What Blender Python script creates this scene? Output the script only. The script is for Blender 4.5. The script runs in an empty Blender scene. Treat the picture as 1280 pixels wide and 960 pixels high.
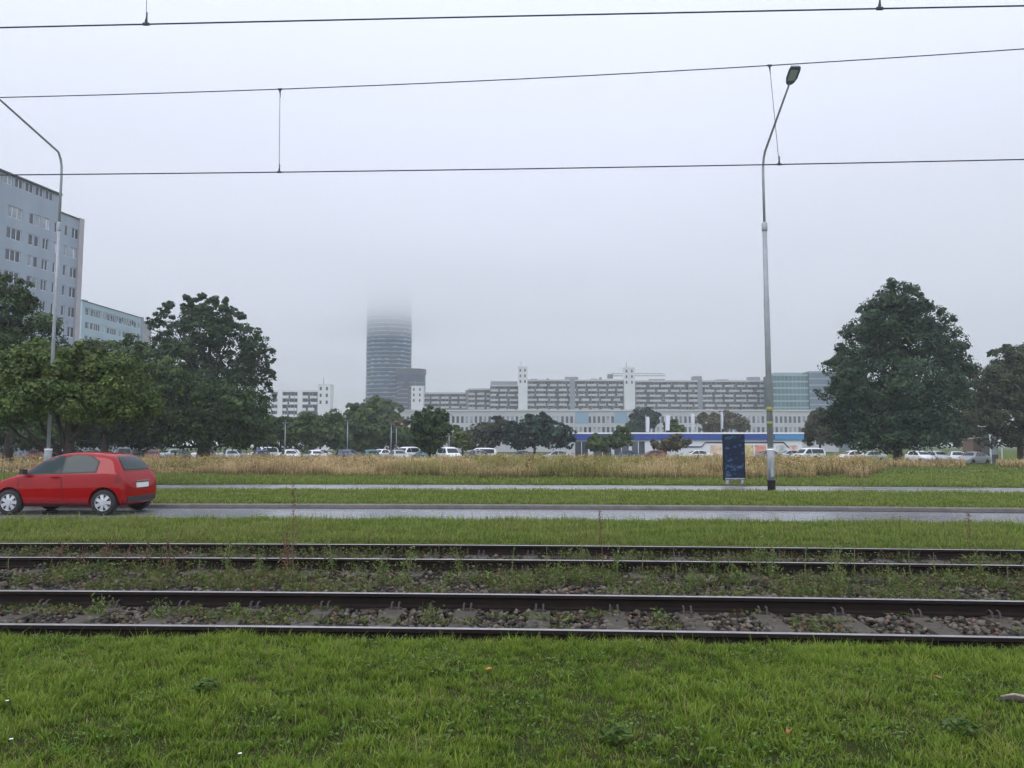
import bpy, bmesh, math, random
import numpy as np
from mathutils import Vector, Matrix
from mathutils.bvhtree import BVHTree

R = math.radians
rnd = random.Random(7)
rng = np.random.default_rng(11)
scene = bpy.context.scene
C = scene.collection

# ------------------------------------------------------------------ camera
F, CX, CY, HOR, CAMZ = 960.0, 640.0, 480.0, 557.0, 1.5
PITCH = math.atan((HOR - CY) / F)
cam_d = bpy.data.cameras.new('camera')
cam_d.sensor_width = 36.0
cam_d.lens = 36.0 * F / 1280.0
cam_d.clip_start = 0.1
cam_d.clip_end = 9000
cam = bpy.data.objects.new('camera', cam_d)
cam.location = (0, 0, CAMZ)
cam.rotation_euler = (R(90) + PITCH, 0, 0)
C.objects.link(cam)
scene.camera = cam

# ------------------------------------------------------------------ world and sun (overcast)
SUN_EL, SUN_ROT = R(52), R(215)
world = bpy.data.worlds.new('World')
scene.world = world
world.use_nodes = True
wn, wl = world.node_tree.nodes, world.node_tree.links
wn.clear()
w_out = wn.new('ShaderNodeOutputWorld')
w_bg = wn.new('ShaderNodeBackground')
w_sky = wn.new('ShaderNodeTexSky')
w_sky.sky_type = 'NISHITA'
w_sky.sun_disc = False
w_sky.sun_elevation = SUN_EL
w_sky.sun_rotation = SUN_ROT
w_tc = wn.new('ShaderNodeTexCoord')
w_sep = wn.new('ShaderNodeSeparateXYZ')
w_ramp = wn.new('ShaderNodeValToRGB')
w_ns = wn.new('ShaderNodeTexNoise')
w_ns.inputs['Scale'].default_value = 2.2
w_ns.inputs['Detail'].default_value = 3.0
w_add = wn.new('ShaderNodeMath'); w_add.operation = 'MULTIPLY_ADD'
w_add.inputs[1].default_value = 0.10
w_sub = wn.new('ShaderNodeMath'); w_sub.operation = 'SUBTRACT'; w_sub.inputs[1].default_value = 0.05
el = w_ramp.color_ramp.elements
el[0].position = 0.0;  el[0].color = (6.0, 6.5, 7.3, 1)
el[1].position = 1.0;  el[1].color = (8.2, 8.5, 10.5, 1)
for p, c in ((0.10, (6.6, 7.1, 8.0, 1)), (0.22, (7.7, 8.2, 9.3, 1)), (0.34, (8.5, 8.85, 10.6, 1)), (0.5, (8.2, 8.5, 10.9, 1))):
    e = el.new(p); e.color = c
w_mix = wn.new('ShaderNodeMix'); w_mix.data_type = 'RGBA'; w_mix.inputs[0].default_value = 0.94
wl.new(w_tc.outputs['Generated'], w_sep.inputs[0])
wl.new(w_tc.outputs['Generated'], w_ns.inputs['Vector'])
wl.new(w_ns.outputs[0], w_add.inputs[0])
wl.new(w_sep.outputs['Z'], w_add.inputs[2])
wl.new(w_add.outputs[0], w_sub.inputs[0])
wl.new(w_sub.outputs[0], w_ramp.inputs[0])
wl.new(w_sky.outputs[0], w_mix.inputs[6])
wl.new(w_ramp.outputs[0], w_mix.inputs[7])
wl.new(w_mix.outputs[2], w_bg.inputs[0])
w_bg.inputs[1].default_value = 0.1
wl.new(w_bg.outputs[0], w_out.inputs[0])

sun_d = bpy.data.lights.new('sun', 'SUN')
sun_d.energy = 0.6
sun_d.angle = R(35)
sun_d.color = (1.0, 0.97, 0.93)
sun = bpy.data.objects.new('sun', sun_d)
sd = Vector((math.sin(SUN_ROT) * math.cos(SUN_EL), math.cos(SUN_ROT) * math.cos(SUN_EL), math.sin(SUN_EL)))
sun.rotation_euler = sd.to_track_quat('Z', 'Y').to_euler()
sun.location = (0, -10, 40)
C.objects.link(sun)

scene.view_settings.view_transform = 'Standard'
scene.view_settings.look = 'None'
scene.view_settings.exposure = 0.95
scene.view_settings.gamma = 1.0
scene.view_settings.use_curve_mapping = False
scene.render.engine = 'CYCLES'
scene.cycles.max_bounces = 14
scene.cycles.diffuse_bounces = 4
scene.cycles.transmission_bounces = 6
scene.cycles.volume_bounces = 12
scene.cycles.use_denoising = True

# ------------------------------------------------------------------ pixel helpers (photo pixels give directions only)
SP, CP = math.sin(PITCH), math.cos(PITCH)
def ray(px, py):
    u, v = (px - CX) / F, (CY - py) / F
    return Vector((u, CP - v * SP, SP + v * CP))
def at_z(px, py, z):
    d = ray(px, py); t = (z - CAMZ) / d.z
    return Vector((0, 0, CAMZ)) + d * t
def at_y(px, py, Y):
    d = ray(px, py); t = Y / d.y
    return Vector((0, 0, CAMZ)) + d * t
def z_at(px, py, Y): return at_y(px, py, Y).z
def x_at(px, Y, py=540): return at_y(px, py, Y).x

# the tracks, road and path bend gently together: offset in Y at a given X
def bend(X):
    X = np.asarray(X, float)
    Xa = np.clip(X, -24, 24)
    return -0.055 * X - Xa * Xa / 320.0 - (np.abs(X) - np.abs(Xa)) * 0.15
def bslope(X):
    return float((bend(X + .05) - bend(X - .05)) / .1)
def along(X, s, z=0.0): return Vector((X, s + float(bend(X)), z))

# ------------------------------------------------------------------ object helpers
def tag(o, label=None, cat=None, group=None, kind=None):
    if label: o['label'] = label
    if cat: o['category'] = cat
    if group: o['group'] = group
    if kind: o['kind'] = kind
    return o
def empty(name, loc=(0, 0, 0), rz=0.0, label=None, cat=None, group=None):
    o = bpy.data.objects.new(name, None)
    o.empty_display_size = 0.2
    C.objects.link(o)
    o.location = loc; o.rotation_euler = (0, 0, rz)
    return tag(o, label, cat, group)
def link(name, me, parent=None, loc=None, rz=None):
    o = bpy.data.objects.new(name, me)
    C.objects.link(o)
    if parent is not None: o.parent = parent
    if loc is not None: o.location = loc
    if rz is not None: o.rotation_euler = (0, 0, rz)
    return o
def copy_tree(o, parent=None):
    c = o.copy(); C.objects.link(c); c.parent = parent
    for ch in list(o.children): copy_tree(ch, c)
    return c

class MB:
    def __init__(s): s.v = []; s.f = []
    def add(s, vs, fs):
        b = len(s.v); s.v += [tuple(x) for x in vs]; s.f += [tuple(i + b for i in f) for f in fs]; return s
    def box(s, x0, x1, y0, y1, z0, z1):
        return s.add([(x0,y0,z0),(x1,y0,z0),(x1,y1,z0),(x0,y1,z0),(x0,y0,z1),(x1,y0,z1),(x1,y1,z1),(x0,y1,z1)],
                     [(0,3,2,1),(4,5,6,7),(0,1,5,4),(1,2,6,5),(2,3,7,6),(3,0,4,7)])
    def quad(s, a, b, c, d): return s.add([a, b, c, d], [(0, 1, 2, 3)])
    def tube(s, pts, rad, n=8, cap=True):
        pts = [Vector(p) for p in pts]
        if not hasattr(rad, '__len__'): rad = [rad] * len(pts)
        b = len(s.v); up = None
        for i, p in enumerate(pts):
            t = (pts[min(i + 1, len(pts) - 1)] - pts[max(i - 1, 0)]).normalized()
            if up is None: up = t.orthogonal().normalized()
            up = (up - t * up.dot(t)).normalized()
            w = t.cross(up)
            for k in range(n):
                a = 2 * math.pi * k / n
                s.v.append(tuple(p + (up * math.cos(a) + w * math.sin(a)) * rad[i]))
        for i in range(len(pts) - 1):
            for k in range(n):
                k2 = (k + 1) % n
                s.f.append((b + i*n + k, b + i*n + k2, b + (i+1)*n + k2, b + (i+1)*n + k))
        if cap:
            s.f.append(tuple(b + k for k in range(n))[::-1])
            s.f.append(tuple(b + (len(pts)-1)*n + k for k in range(n)))
        return s
    def sweep(s, frames, prof, closed=True):
        # frames: list of (origin, axis_u, axis_v)
        b = len(s.v); n = len(prof)
        for o, u, v in frames:
            for (a, c) in prof: s.v.append(tuple(o + u * a + v * c))
        for i in range(len(frames) - 1):
            for k in range(n if closed else n - 1):
                k2 = (k + 1) % n
                s.f.append((b + i*n + k, b + i*n + k2, b + (i+1)*n + k2, b + (i+1)*n + k))
        if closed:
            s.f.append(tuple(b + k for k in range(n))[::-1])
            s.f.append(tuple(b + (len(frames)-1)*n + k for k in range(n)))
        return s
    def mesh(s, name, mat=None, smooth=False):
        me = bpy.data.meshes.new(name)
        me.from_pydata(s.v, [], s.f); me.update()
        if smooth:
            me.polygons.foreach_set('use_smooth', [True] * len(me.polygons))
        if mat: me.materials.append(mat)
        return me
    def build(s, name, mat, parent=None, smooth=False, loc=None, rz=None):
        return link(name, s.mesh(name, mat, smooth), parent, loc, rz)

def np_mesh(name, verts, faces, mat, tint=None, smooth=False):
    """verts (N,3); faces: list of int arrays (M,k); tint (N,3) colour per vertex"""
    me = bpy.data.meshes.new(name)
    me.vertices.add(len(verts))
    me.vertices.foreach_set('co', np.ascontiguousarray(verts, np.float32).ravel())
    nl = sum(f.size for f in faces); nf = sum(len(f) for f in faces)
    me.loops.add(nl); me.polygons.add(nf)
    me.loops.foreach_set('vertex_index', np.concatenate([f.ravel() for f in faces]).astype(np.int32))
    tot = np.concatenate([np.full(len(f), f.shape[1], np.int32) for f in faces])
    st = np.concatenate([[0], np.cumsum(tot)[:-1]]).astype(np.int32)
    me.polygons.foreach_set('loop_start', st)
    me.update(calc_edges=True)
    if smooth: me.polygons.foreach_set('use_smooth', np.ones(nf, bool))
    if tint is not None:
        at = me.attributes.new('tint', 'FLOAT_COLOR', 'POINT')
        col = np.ones((len(verts), 4), np.float32); col[:, :3] = tint
        at.data.foreach_set('color', col.ravel())
    me.materials.append(mat)
    return me

# ------------------------------------------------------------------ materials
M = {}
def mat(name, col, rough=0.7, metal=0.0, var=0.0, scale=3.0, col2=None, bump=0.0, bscale=None, spec=None, rvar=0.0, coat=0.0, coords='Position', streak=None):
    if name in M: return M[name]
    m = bpy.data.materials.new(name); m.use_nodes = True
    nt = m.node_tree; n = nt.nodes; l = nt.links
    p = n['Principled BSDF']
    p.inputs['Roughness'].default_value = rough
    p.inputs['Metallic'].default_value = metal
    if spec is not None: p.inputs['Specular IOR Level'].default_value = spec
    if coat: p.inputs['Coat Weight'].default_value = coat; p.inputs['Coat Roughness'].default_value = 0.05
    p.inputs['Base Color'].default_value = (*col, 1)
    if var or col2 or bump or rvar:
        if coords == 'Position':
            g = n.new('ShaderNodeNewGeometry'); src = g.outputs['Position']
        else:
            g = n.new('ShaderNodeTexCoord'); src = g.outputs['Object']
        if streak:
            mp = n.new('ShaderNodeMapping'); mp.inputs['Scale'].default_value = streak
            l.new(src, mp.inputs[0]); src = mp.outputs[0]
        t = n.new('ShaderNodeTexNoise'); t.inputs['Scale'].default_value = scale; t.inputs['Detail'].default_value = 6
        t.inputs['Roughness'].default_value = 0.62
        l.new(src, t.inputs['Vector'])
        r = n.new('ShaderNodeMapRange'); r.inputs[1].default_value = 0.32; r.inputs[2].default_value = 0.68
        l.new(t.outputs[0], r.inputs[0])
        mx = n.new('ShaderNodeMix'); mx.data_type = 'RGBA'
        c2 = col2 if col2 else tuple(c * (1 - var) for c in col)
        c1 = col if col2 else tuple(min(1, c * (1 + var)) for c in col)
        mx.inputs[6].default_value = (*c1, 1); mx.inputs[7].default_value = (*c2, 1)
        l.new(r.outputs[0], mx.inputs[0]); l.new(mx.outputs[2], p.inputs['Base Color'])
        if rvar:
            rr = n.new('ShaderNodeMapRange'); rr.inputs[3].default_value = rough - rvar; rr.inputs[4].default_value = rough + rvar
            l.new(r.outputs[0], rr.inputs[0]); l.new(rr.outputs[0], p.inputs['Roughness'])
        if bump:
            t2 = n.new('ShaderNodeTexNoise'); t2.inputs['Scale'].default_value = bscale or scale * 8; t2.inputs['Detail'].default_value = 4
            l.new(src, t2.inputs['Vector'])
            b = n.new('ShaderNodeBump'); b.inputs['Strength'].default_value = bump; b.inputs['Distance'].default_value = 0.02
            l.new(t2.outputs[0], b.inputs['Height']); l.new(b.outputs[0], p.inputs['Normal'])
    M[name] = m
    return m
def tint_mat(name, rough=0.6, transl=0.0, gloss=0.0):
    if name in M: return M[name]
    m = bpy.data.materials.new(name); m.use_nodes = True
    n = m.node_tree.nodes; l = m.node_tree.links
    p = n['Principled BSDF']; o = n['Material Output']
    a = n.new('ShaderNodeAttribute'); a.attribute_name = 'tint'
    p.inputs['Roughness'].default_value = rough
    p.inputs['Specular IOR Level'].default_value = gloss
    l.new(a.outputs['Color'], p.inputs['Base Color'])
    if transl:
        t = n.new('ShaderNodeBsdfTranslucent'); mx = n.new('ShaderNodeMixShader'); mx.inputs[0].default_value = transl
        l.new(a.outputs['Color'], t.inputs['Color'])
        l.new(p.outputs[0], mx.inputs[1]); l.new(t.outputs[0], mx.inputs[2]); l.new(mx.outputs[0], o.inputs['Surface'])
    M[name] = m
    return m
LEAF = tint_mat('leaf', 0.5, 0.28, 0.22)
GRASS = tint_mat('grass_blade', 0.55, 0.34, 0.18)
DRY = tint_mat('dry_stalk', 0.8, 0.15, 0.1)
STONE = tint_mat('ballast_stone', 0.8, 0.0, 0.15)
BARK = mat('bark', (0.045, 0.036, 0.028), 0.9, var=0.4, scale=6, bump=0.6)
GALV = mat('galvanised_steel', (0.33, 0.35, 0.37), 0.5, 0.55, var=0.15, scale=4)
DARKSTEEL = mat('dark_steel', (0.05, 0.055, 0.06), 0.5, 0.5)
WIRE = mat('copper_wire', (0.035, 0.035, 0.04), 0.6, 0.3)
GLASS = mat('window_glass', (0.055, 0.07, 0.085), 0.08, spec=0.6)
GLASSV = mat('window_glass_pale', (0.25, 0.28, 0.30), 0.15, spec=0.6, var=0.6, scale=0.35)
WHITEPL = mat('white_plastic', (0.72, 0.73, 0.73), 0.5)
RUBBER = mat('rubber', (0.012, 0.012, 0.013), 0.8)

# ------------------------------------------------------------------ layout of the ground
RT = 0.04                                   # rail top height
def s_of(py, z): return at_z(640, py, z).y
m1 = (s_of(787, RT) + s_of(742, RT)) / 2
m2 = (s_of(700, RT) + s_of(681, RT)) / 2
G = 1.435 / 2
S1, S2, S3, S4 = m1 - G, m1 + G, m2 - G, m2 + G
S_LAWN = S1 - 0.30
S_STRIP0, S_STRIP1 = S4 + 0.55, 16.3
S_ROAD1 = 20.0
S_KERB1 = 20.16
S_PATH0, S_PATH1 = 27.3, 31.3
Z_ROAD, Z_PATH = -0.12, -0.085

def strip(name, s0, s1, z0, z1, material, X0=-70, X1=70, ns=1, n=141, label=None, cat=None, lump=0.0):
    mb = MB(); xs = np.linspace(X0, X1, n); ss = np.linspace(0, 1, ns + 1)
    for t in ss:
        for X in xs:
            z = z0 + (z1 - z0) * t + (rnd.uniform(-lump, lump) if 0 < t < 1 else 0)
            mb.v.append((X, s0 + (s1 - s0) * t + float(bend(X)), z))
    for i in range(ns):
        for k in range(n - 1):
            mb.f.append((i*n + k, i*n + k + 1, (i+1)*n + k + 1, (i+1)*n + k))
    return tag(mb.build(name, material, smooth=lump > 0), label, cat, kind='structure')

SOIL = mat('lawn_soil', (0.022, 0.034, 0.010), 0.95, col2=(0.04, 0.036, 0.018), scale=5, bump=0.4, spec=0.0)
TURF = mat('turf', (0.075, 0.115, 0.022), 0.95, col2=(0.105, 0.125, 0.034), spec=0.0, scale=0.7, bump=0.5, bscale=40)
GRAVEL = mat('gravel_bed', (0.034, 0.030, 0.024), 0.95, spec=0.1, col2=(0.058, 0.050, 0.038), scale=30, bump=0.8, bscale=60)
ASPHALT = mat('wet_asphalt', (0.15, 0.153, 0.16), 0.24, var=0.25, scale=1.2, bump=0.03, bscale=120, rvar=0.06, spec=1.0, streak=(0.3, 1.5, 1))
PATHM = mat('wet_path', (0.17, 0.17, 0.165), 0.30, var=0.18, scale=1.1, bump=0.03, bscale=90, rvar=0.12, spec=0.8, streak=(0.4, 1.5, 1))
KERBM = mat('kerb_concrete', (0.12, 0.112, 0.10), 0.75, var=0.3, scale=3)
LOT = mat('car_park_asphalt', (0.06, 0.06, 0.062), 0.4, var=0.2, scale=0.5)

# one sheet to the horizon
mb = MB(); mb.quad((-3500, -60, -0.75), (3500, -60, -0.75), (3500, 4500, -0.75), (-3500, 4500, -0.75))
tag(mb.build('ground', TURF), 'flat grassy ground reaching to the horizon', 'ground', kind='structure')
strip('lawn', -14, S_LAWN, 0.0, 0.0, SOIL, ns=60, n=161, label='green lawn in front of the tram tracks', cat='lawn', lump=0.012, X0=-40, X1=40)
strip('lawn_edge', S_LAWN, S1 - 0.08, 0.0, -0.14, SOIL, label='worn lawn edge falling to the near rail', cat='lawn')
strip('track_bed', S1 - 0.08, S_STRIP0 - 0.12, -0.145, -0.165, GRAVEL, ns=30, label='grey crushed stone bed under both tram tracks', cat='ballast bed', lump=0.015)
strip('lawn_bank', S_STRIP0 - 0.12, S_STRIP0 + .1, -0.17, -0.03, SOIL, label='low soil bank behind the far rail', cat='bank')
strip('verge', S_STRIP0 + .1, S_STRIP1, -0.03, -0.06, TURF, ns=8, label='grass verge between tram tracks and road', cat='verge', lump=0.02)
strip('verge_edge', S_STRIP1, S_STRIP1 + 0.02, -0.06, -0.16, SOIL, label='soil edge of the grass verge at the road', cat='verge')
strip('road', S_STRIP1 + 0.02, S_ROAD1, Z_ROAD, Z_ROAD, ASPHALT, ns=4, label='wet grey asphalt road beyond the tram tracks', cat='road')
strip('verge', S_KERB1, S_PATH0, -0.045, -0.07, TURF, ns=10, label='grass verge between the kerb and the footpath', cat='verge', lump=0.015)
strip('footpath', S_PATH0, S_PATH1, Z_PATH, Z_PATH, PATHM, ns=2, label='pale wet footpath across the grass', cat='path')
strip('field', S_PATH1, 84, -0.07, -0.35, TURF, ns=30, X0=-120, X1=120, label='meadow of green and dry grass beyond the footpath', cat='field', lump=0.02)
mb = MB(); mb.box(-110, 10, 80, 118, -0.7, -0.42)
tag(mb.build('car_park', LOT), 'asphalt car park behind the dry meadow', 'car park', kind='structure')
strip('gutter', S_ROAD1 - .2, S_ROAD1 + .01, Z_ROAD + .004, Z_ROAD + .004, mat('gutter_dark', (.022, .020, .017), .8, var=.4, scale=4), label='dark gutter along the kerb', cat='gutter')  # thin darker strip laid on the road beside the kerb
# kerb, swept
mb = MB(); fr = []
for X in np.linspace(-60, 60, 121):
    t = Vector((1, bslope(X), 0)).normalized(); nrm = Vector((-t.y, t.x, 0))
    fr.append((along(X, S_ROAD1, 0), nrm, Vector((0, 0, 1))))
mb.sweep(fr, [(0.0, -0.3), (0.0, -0.045), (0.02, -0.02), (0.16, -0.02), (0.16, -0.3)])
tag(mb.build('kerb', KERBM), 'grey concrete kerb along the far side of the road', 'kerb', kind='structure')

# ------------------------------------------------------------------ tram tracks
RAILSIDE = mat('rail_side', (0.009, 0.0075, 0.0065), 0.85, 0.0, col2=(0.017, 0.011, 0.008), scale=6, spec=.12)
RAILTOP = mat('rail_polished', (0.34, 0.33, 0.32), 0.36, 0.9, var=0.15, scale=9)
CONC = mat('sleeper_concrete', (0.080, 0.071, 0.055), 0.9, col2=(0.045, 0.044, 0.031), spec=.15, scale=6, bump=0.4, bscale=60)
CLIPM = mat('rail_clip_steel', (0.06, 0.05, 0.045), 0.6, 0.6)
rail_prof = [(-.062,-.135),(.062,-.135),(.062,-.122),(.012,-.105),(.009,-.045),(.034,-.032),(.032,-.004),(-.032,-.004),(-.034,-.032),(-.009,-.045),(-.012,-.105),(-.062,-.122)]
top_prof = [(-.022,-.0058),(.022,-.0058),(.020,0),(-.020,0)]
def track(mid, label, anchor_px, anchor_py, xr, spacing):
    root = empty('tram_track', along(0, mid, -0.17), 0, label, 'tram track')
    inv = Vector(root.location)
    for sg in (-G, G):
        fr = []
        for X in np.linspace(-40, 40, 81):
            t = Vector((1, bslope(X), 0)).normalized(); nrm = Vector((-t.y, t.x, 0))
            fr.append((along(X, mid, RT) + nrm * sg - inv, nrm, Vector((0, 0, 1))))
        r = MB().sweep(fr, rail_prof).build('rail', RAILSIDE, root)
        MB().sweep(fr, top_prof).build('running_surface', RAILTOP, r)
    sl = MB(); L, W = 1.2, 0.125
    sl.add([(-W,-L,-.14),(W,-L,-.14),(W,L,-.14),(-W,L,-.14),(-W*.8,-L,0),(W*.8,-L,0),(W*.8,L,0),(-W*.8,L,0)],
           [(0,3,2,1),(4,5,6,7),(0,1,5,4),(1,2,6,5),(2,3,7,6),(3,0,4,7)])
    sme = sl.mesh('sleeper', CONC)
    cl = MB()
    for dx in (-.035, .035):
        cl.tube([(dx, -.05, -.005), (dx, -.03, .055), (dx, .01, .06), (dx, .045, .035)], .011, 6)
    cl.box(-.06, .06, -.045, .0, -.01, .02)
    cme = cl.mesh('rail_clip', CLIPM)
    x_anchor = at_z(anchor_px, anchor_py, -0.13).x
    k0 = int((xr[0] - x_anchor) / spacing); k1 = int((xr[1] - x_anchor) / spacing)
    for k in range(k0, k1 + 1):
        X = x_anchor + k * spacing
        a = math.atan(bslope(X))
        o = link('sleeper', sme, root, along(X, mid, -0.096 + rnd.uniform(-.004, .004)) - inv, a + rnd.uniform(-.015, .015))
        for sg in (-G, G):
            for side in (-1, 1):
                link('rail_clip', cme, o, (0, sg + side * 0.10, 0), 0 if side < 0 else math.pi)
    return root
track(m1, 'nearer tram track of steel rails on concrete sleepers beside the front lawn', 578, 775, (-7, 8), 0.70)
track(m2, 'farther tram track with weeds growing along its dark rails, before the roadside verge', 600, 695, (-10, 11), 0.70)

# ------------------------------------------------------------------ ballast stones
def vis_X(Y, extra=1.2): return 0.70 * Y + extra
bmi = bmesh.new(); bmesh.ops.create_icosphere(bmi, subdivisions=1, radius=1)
ico_v = np.array([v.co[:] for v in bmi.verts]); ico_f = np.array([[v.index for v in f.verts] for f in bmi.faces]); bmi.free()
def stones(name, label, zones):
    P = []; S = []
    for s0, s1, dens, z, r0, r1 in zones:
        w = vis_X((s0 + s1) / 2); n = int(dens * (s1 - s0) * 2 * w)
        X = rng.uniform(-w, w, n); s = rng.uniform(s0, s1, n)
        P.append(np.stack([X, s + bend(X), z + rng.uniform(-.015, .02, n)], 1)); S.append(rng.uniform(r0, r1, n))
    P = np.concatenate(P); S = np.concatenate(S); n = len(P)
    nv = len(ico_v)
    sc = S[:, None] * rng.uniform(.65, 1.35, (n, 3)) * np.array([1.15, 1.0, .8])
    V = ico_v[None] * (1 + rng.uniform(-.42, .42, (n, nv, 1))) * sc[:, None, :]
    a = rng.uniform(0, 6.28, n); ca, sa = np.cos(a)[:, None], np.sin(a)[:, None]
    V = np.stack([V[..., 0]*ca - V[..., 1]*sa, V[..., 0]*sa + V[..., 1]*ca, V[..., 2]], -1) + P[:, None, :]
    Fc = (ico_f[None] + (np.arange(n) * nv)[:, None, None]).reshape(-1, 3)
    g = .025 + .14 * rng.random((n, 1)) ** 1.7; wm = rng.uniform(0, 1, (n, 1))
    col = .80 * g * (np.array([[1.0, .93, .78]]) * (1 - wm) + np.array([[1.12, .90, .60]]) * wm)
    red = rng.random(n) < .05; col[red] = np.array([.13, .075, .055]) * rng.uniform(.6, 1.2, (red.sum(), 1))
    T = np.repeat(col, nv, 0)
    o = link(name, np_mesh(name, V.reshape(-1, 3), [Fc], STONE, T))
    return tag(o, label, 'ballast', kind='stuff')
stones('ballast_stones', 'loose grey crushed stones between and beside the tram rails', [
    (S1 - .30, S1 - .06, 230, -.12, .018, .034),
    (S1 + .06, S2 - .06, 520, -.122, .014, .031),
    (S2 + .06, S2 + .50, 420, -.06, .016, .034),
    (S2 + .50, S3 - .55, 240, -.140, .018, .034),
    (S3 - .55, S3 - .06, 290, -.125, .015, .034),
    (S3 + .06, S4 - .06, 210, -.12, .016, .036),
    (S4 + .06, S4 + .45, 150, -.10, .018, .036)])

# ------------------------------------------------------------------ grass
def cnoise(X, Y, sc, seed=0):
    """smooth value noise 0..1"""
    r = np.random.default_rng(100 + seed); T = r.random((64, 64))
    x = np.asarray(X) / sc + 1000; y = np.asarray(Y) / sc + 1000
    xi, yi = np.floor(x).astype(int), np.floor(y).astype(int); fx, fy = x - xi, y - yi
    fx = fx*fx*(3-2*fx); fy = fy*fy*(3-2*fy)
    g = lambda a, b: T[a % 64, b % 64]
    return (g(xi,yi)*(1-fx)+g(xi+1,yi)*fx)*(1-fy)+(g(xi,yi+1)*(1-fx)+g(xi+1,yi+1)*fx)*fy
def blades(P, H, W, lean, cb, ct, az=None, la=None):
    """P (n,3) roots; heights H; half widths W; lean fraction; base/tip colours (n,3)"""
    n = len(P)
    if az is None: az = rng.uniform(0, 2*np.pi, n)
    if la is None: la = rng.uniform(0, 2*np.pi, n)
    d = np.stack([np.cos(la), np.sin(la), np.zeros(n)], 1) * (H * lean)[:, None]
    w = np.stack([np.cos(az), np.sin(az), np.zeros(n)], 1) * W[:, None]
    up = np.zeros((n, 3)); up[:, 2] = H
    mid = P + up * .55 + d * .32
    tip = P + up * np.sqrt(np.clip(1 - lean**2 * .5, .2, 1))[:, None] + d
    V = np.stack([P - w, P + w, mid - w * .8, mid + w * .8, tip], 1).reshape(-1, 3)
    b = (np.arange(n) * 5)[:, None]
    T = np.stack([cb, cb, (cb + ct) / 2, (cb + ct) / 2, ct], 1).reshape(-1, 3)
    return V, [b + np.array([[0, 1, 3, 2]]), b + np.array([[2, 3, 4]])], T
def merge(parts):
    Vs, Fs, Ts, off = [], {}, [], 0
    for V, F_, T in parts:
        Vs.append(V); Ts.append(T)
        for f in F_: Fs.setdefault(f.shape[1], []).append(f + off)
        off += len(V)
    return np.concatenate(Vs), [np.concatenate(f) for f in Fs.values()], np.concatenate(Ts)
def leaves(P, L, W, col, flat=0.0):
    """rhombus leaves at P with half length L, half width W; flat 0 random .. 1 horizontal"""
    n = len(P)
    u = rng.normal(size=(n, 3)); u[:, 2] *= (1 - flat); u /= np.linalg.norm(u, axis=1)[:, None]
    q = rng.normal(size=(n, 3)); q[:, 2] *= (1 - flat)
    v = np.cross(u, q) if flat < .5 else np.cross(u, np.array([0, 0, 1.0]) + .35 * rng.normal(size=(n, 3)))
    v /= np.linalg.norm(v, axis=1)[:, None] + 1e-9
    nn = np.cross(u, v)
    u = u * np.asarray(L).reshape(-1, 1); v = v * np.asarray(W).reshape(-1, 1)
    V = np.stack([P - u, P + v * 1.0 - u * .1 + nn * np.asarray(W).reshape(-1,1) * .3, P + u, P - v - u * .1 + nn * np.asarray(W).reshape(-1,1) * .3], 1).reshape(-1, 3)
    b = (np.arange(n) * 4)[:, None]
    return V, [b + np.array([[0, 1, 2, 3]])], np.repeat(col, 4, 0)
def leaves_n(P, N, L, W, col):
    n = len(P); N = N / (np.linalg.norm(N, axis=1)[:, None] + 1e-9)
    u = np.cross(N, rng.normal(size=(n, 3))); u /= np.linalg.norm(u, axis=1)[:, None] + 1e-9
    v = np.cross(N, u) * np.asarray(W)[:, None]; u = u * np.asarray(L)[:, None]
    V = np.stack([P - u, P + v - u * .1, P + u, P - v - u * .1], 1).reshape(-1, 3)
    return V, [(np.arange(n) * 4)[:, None] + np.array([[0, 1, 2, 3]])], np.repeat(col, 4, 0)
def scatter(s0, s1, dens, extra=1.2, xmax=None):
    smid = (s0 + s1) / 2; w = vis_X(s1, extra)
    n = int(dens * (s1 - s0) * 2 * w)
    X = rng.uniform(-w, w, n); s = rng.uniform(s0, s1, n)
    k = np.abs(X) < vis_X(s, extra)
    return X[k], s[k]
def jit(n, a=.25): return rng.uniform(1 - a, 1 + a, (n, 1))
def mixc(a, b, t): t = np.asarray(t).reshape(-1, 1); return np.array(a)[None] * (1 - t) + np.array(b)[None] * t

# front lawn
X, s = scatter(3.0, S1 - 0.10, 3000, .6); la = rng.uniform(0, 6.283, len(X))
tX, tS = scatter(2.95, S1 - .10, 130, .6); tn = rng.poisson(50, len(tX)) + 6
ti = np.repeat(np.arange(len(tX)), tn); th_ = rng.uniform(0, 6.283, len(ti)); tr_ = np.abs(rng.normal(0, .034, len(ti))) * np.repeat(rng.uniform(.6, 1.5, len(tX)), tn)
X = np.concatenate([X, tX[ti] + tr_ * np.cos(th_)]); s = np.concatenate([s, tS[ti] + tr_ * np.sin(th_)]); la = np.concatenate([la, th_ + rng.normal(0, .5, len(ti))])
tuft = np.concatenate([np.full(len(la) - len(ti), .45), np.repeat(rng.beta(2, 2, len(tX)), tn)])
hue = np.concatenate([rng.random(len(la) - len(ti)), np.repeat(rng.random(len(tX)), tn)])
keep = ((s < S_LAWN) | (rng.random(len(s)) < .45)) & (s < S1 - .09)
X, s, la, tuft, hue = X[keep], s[keep], la[keep], tuft[keep], hue[keep]
Z = np.where(s > S_LAWN, -0.14 * (s - S_LAWN) / (S1 - .08 - S_LAWN), 0.0)
n = len(X); pn = cnoise(X, s, .55, 1); pn2 = cnoise(X, s, .16, 2)
H = rng.uniform(.03, .075, n) * (.45 + .7 * pn) * (.5 + 1.1 * tuft); H += (rng.random(n) < .03) * rng.uniform(.02, .07, n)
cb = mixc((.024, .048, .006), (.042, .066, .010), pn) * jit(n, .4)  # shade low between the blades is put into their darker base colour
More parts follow.
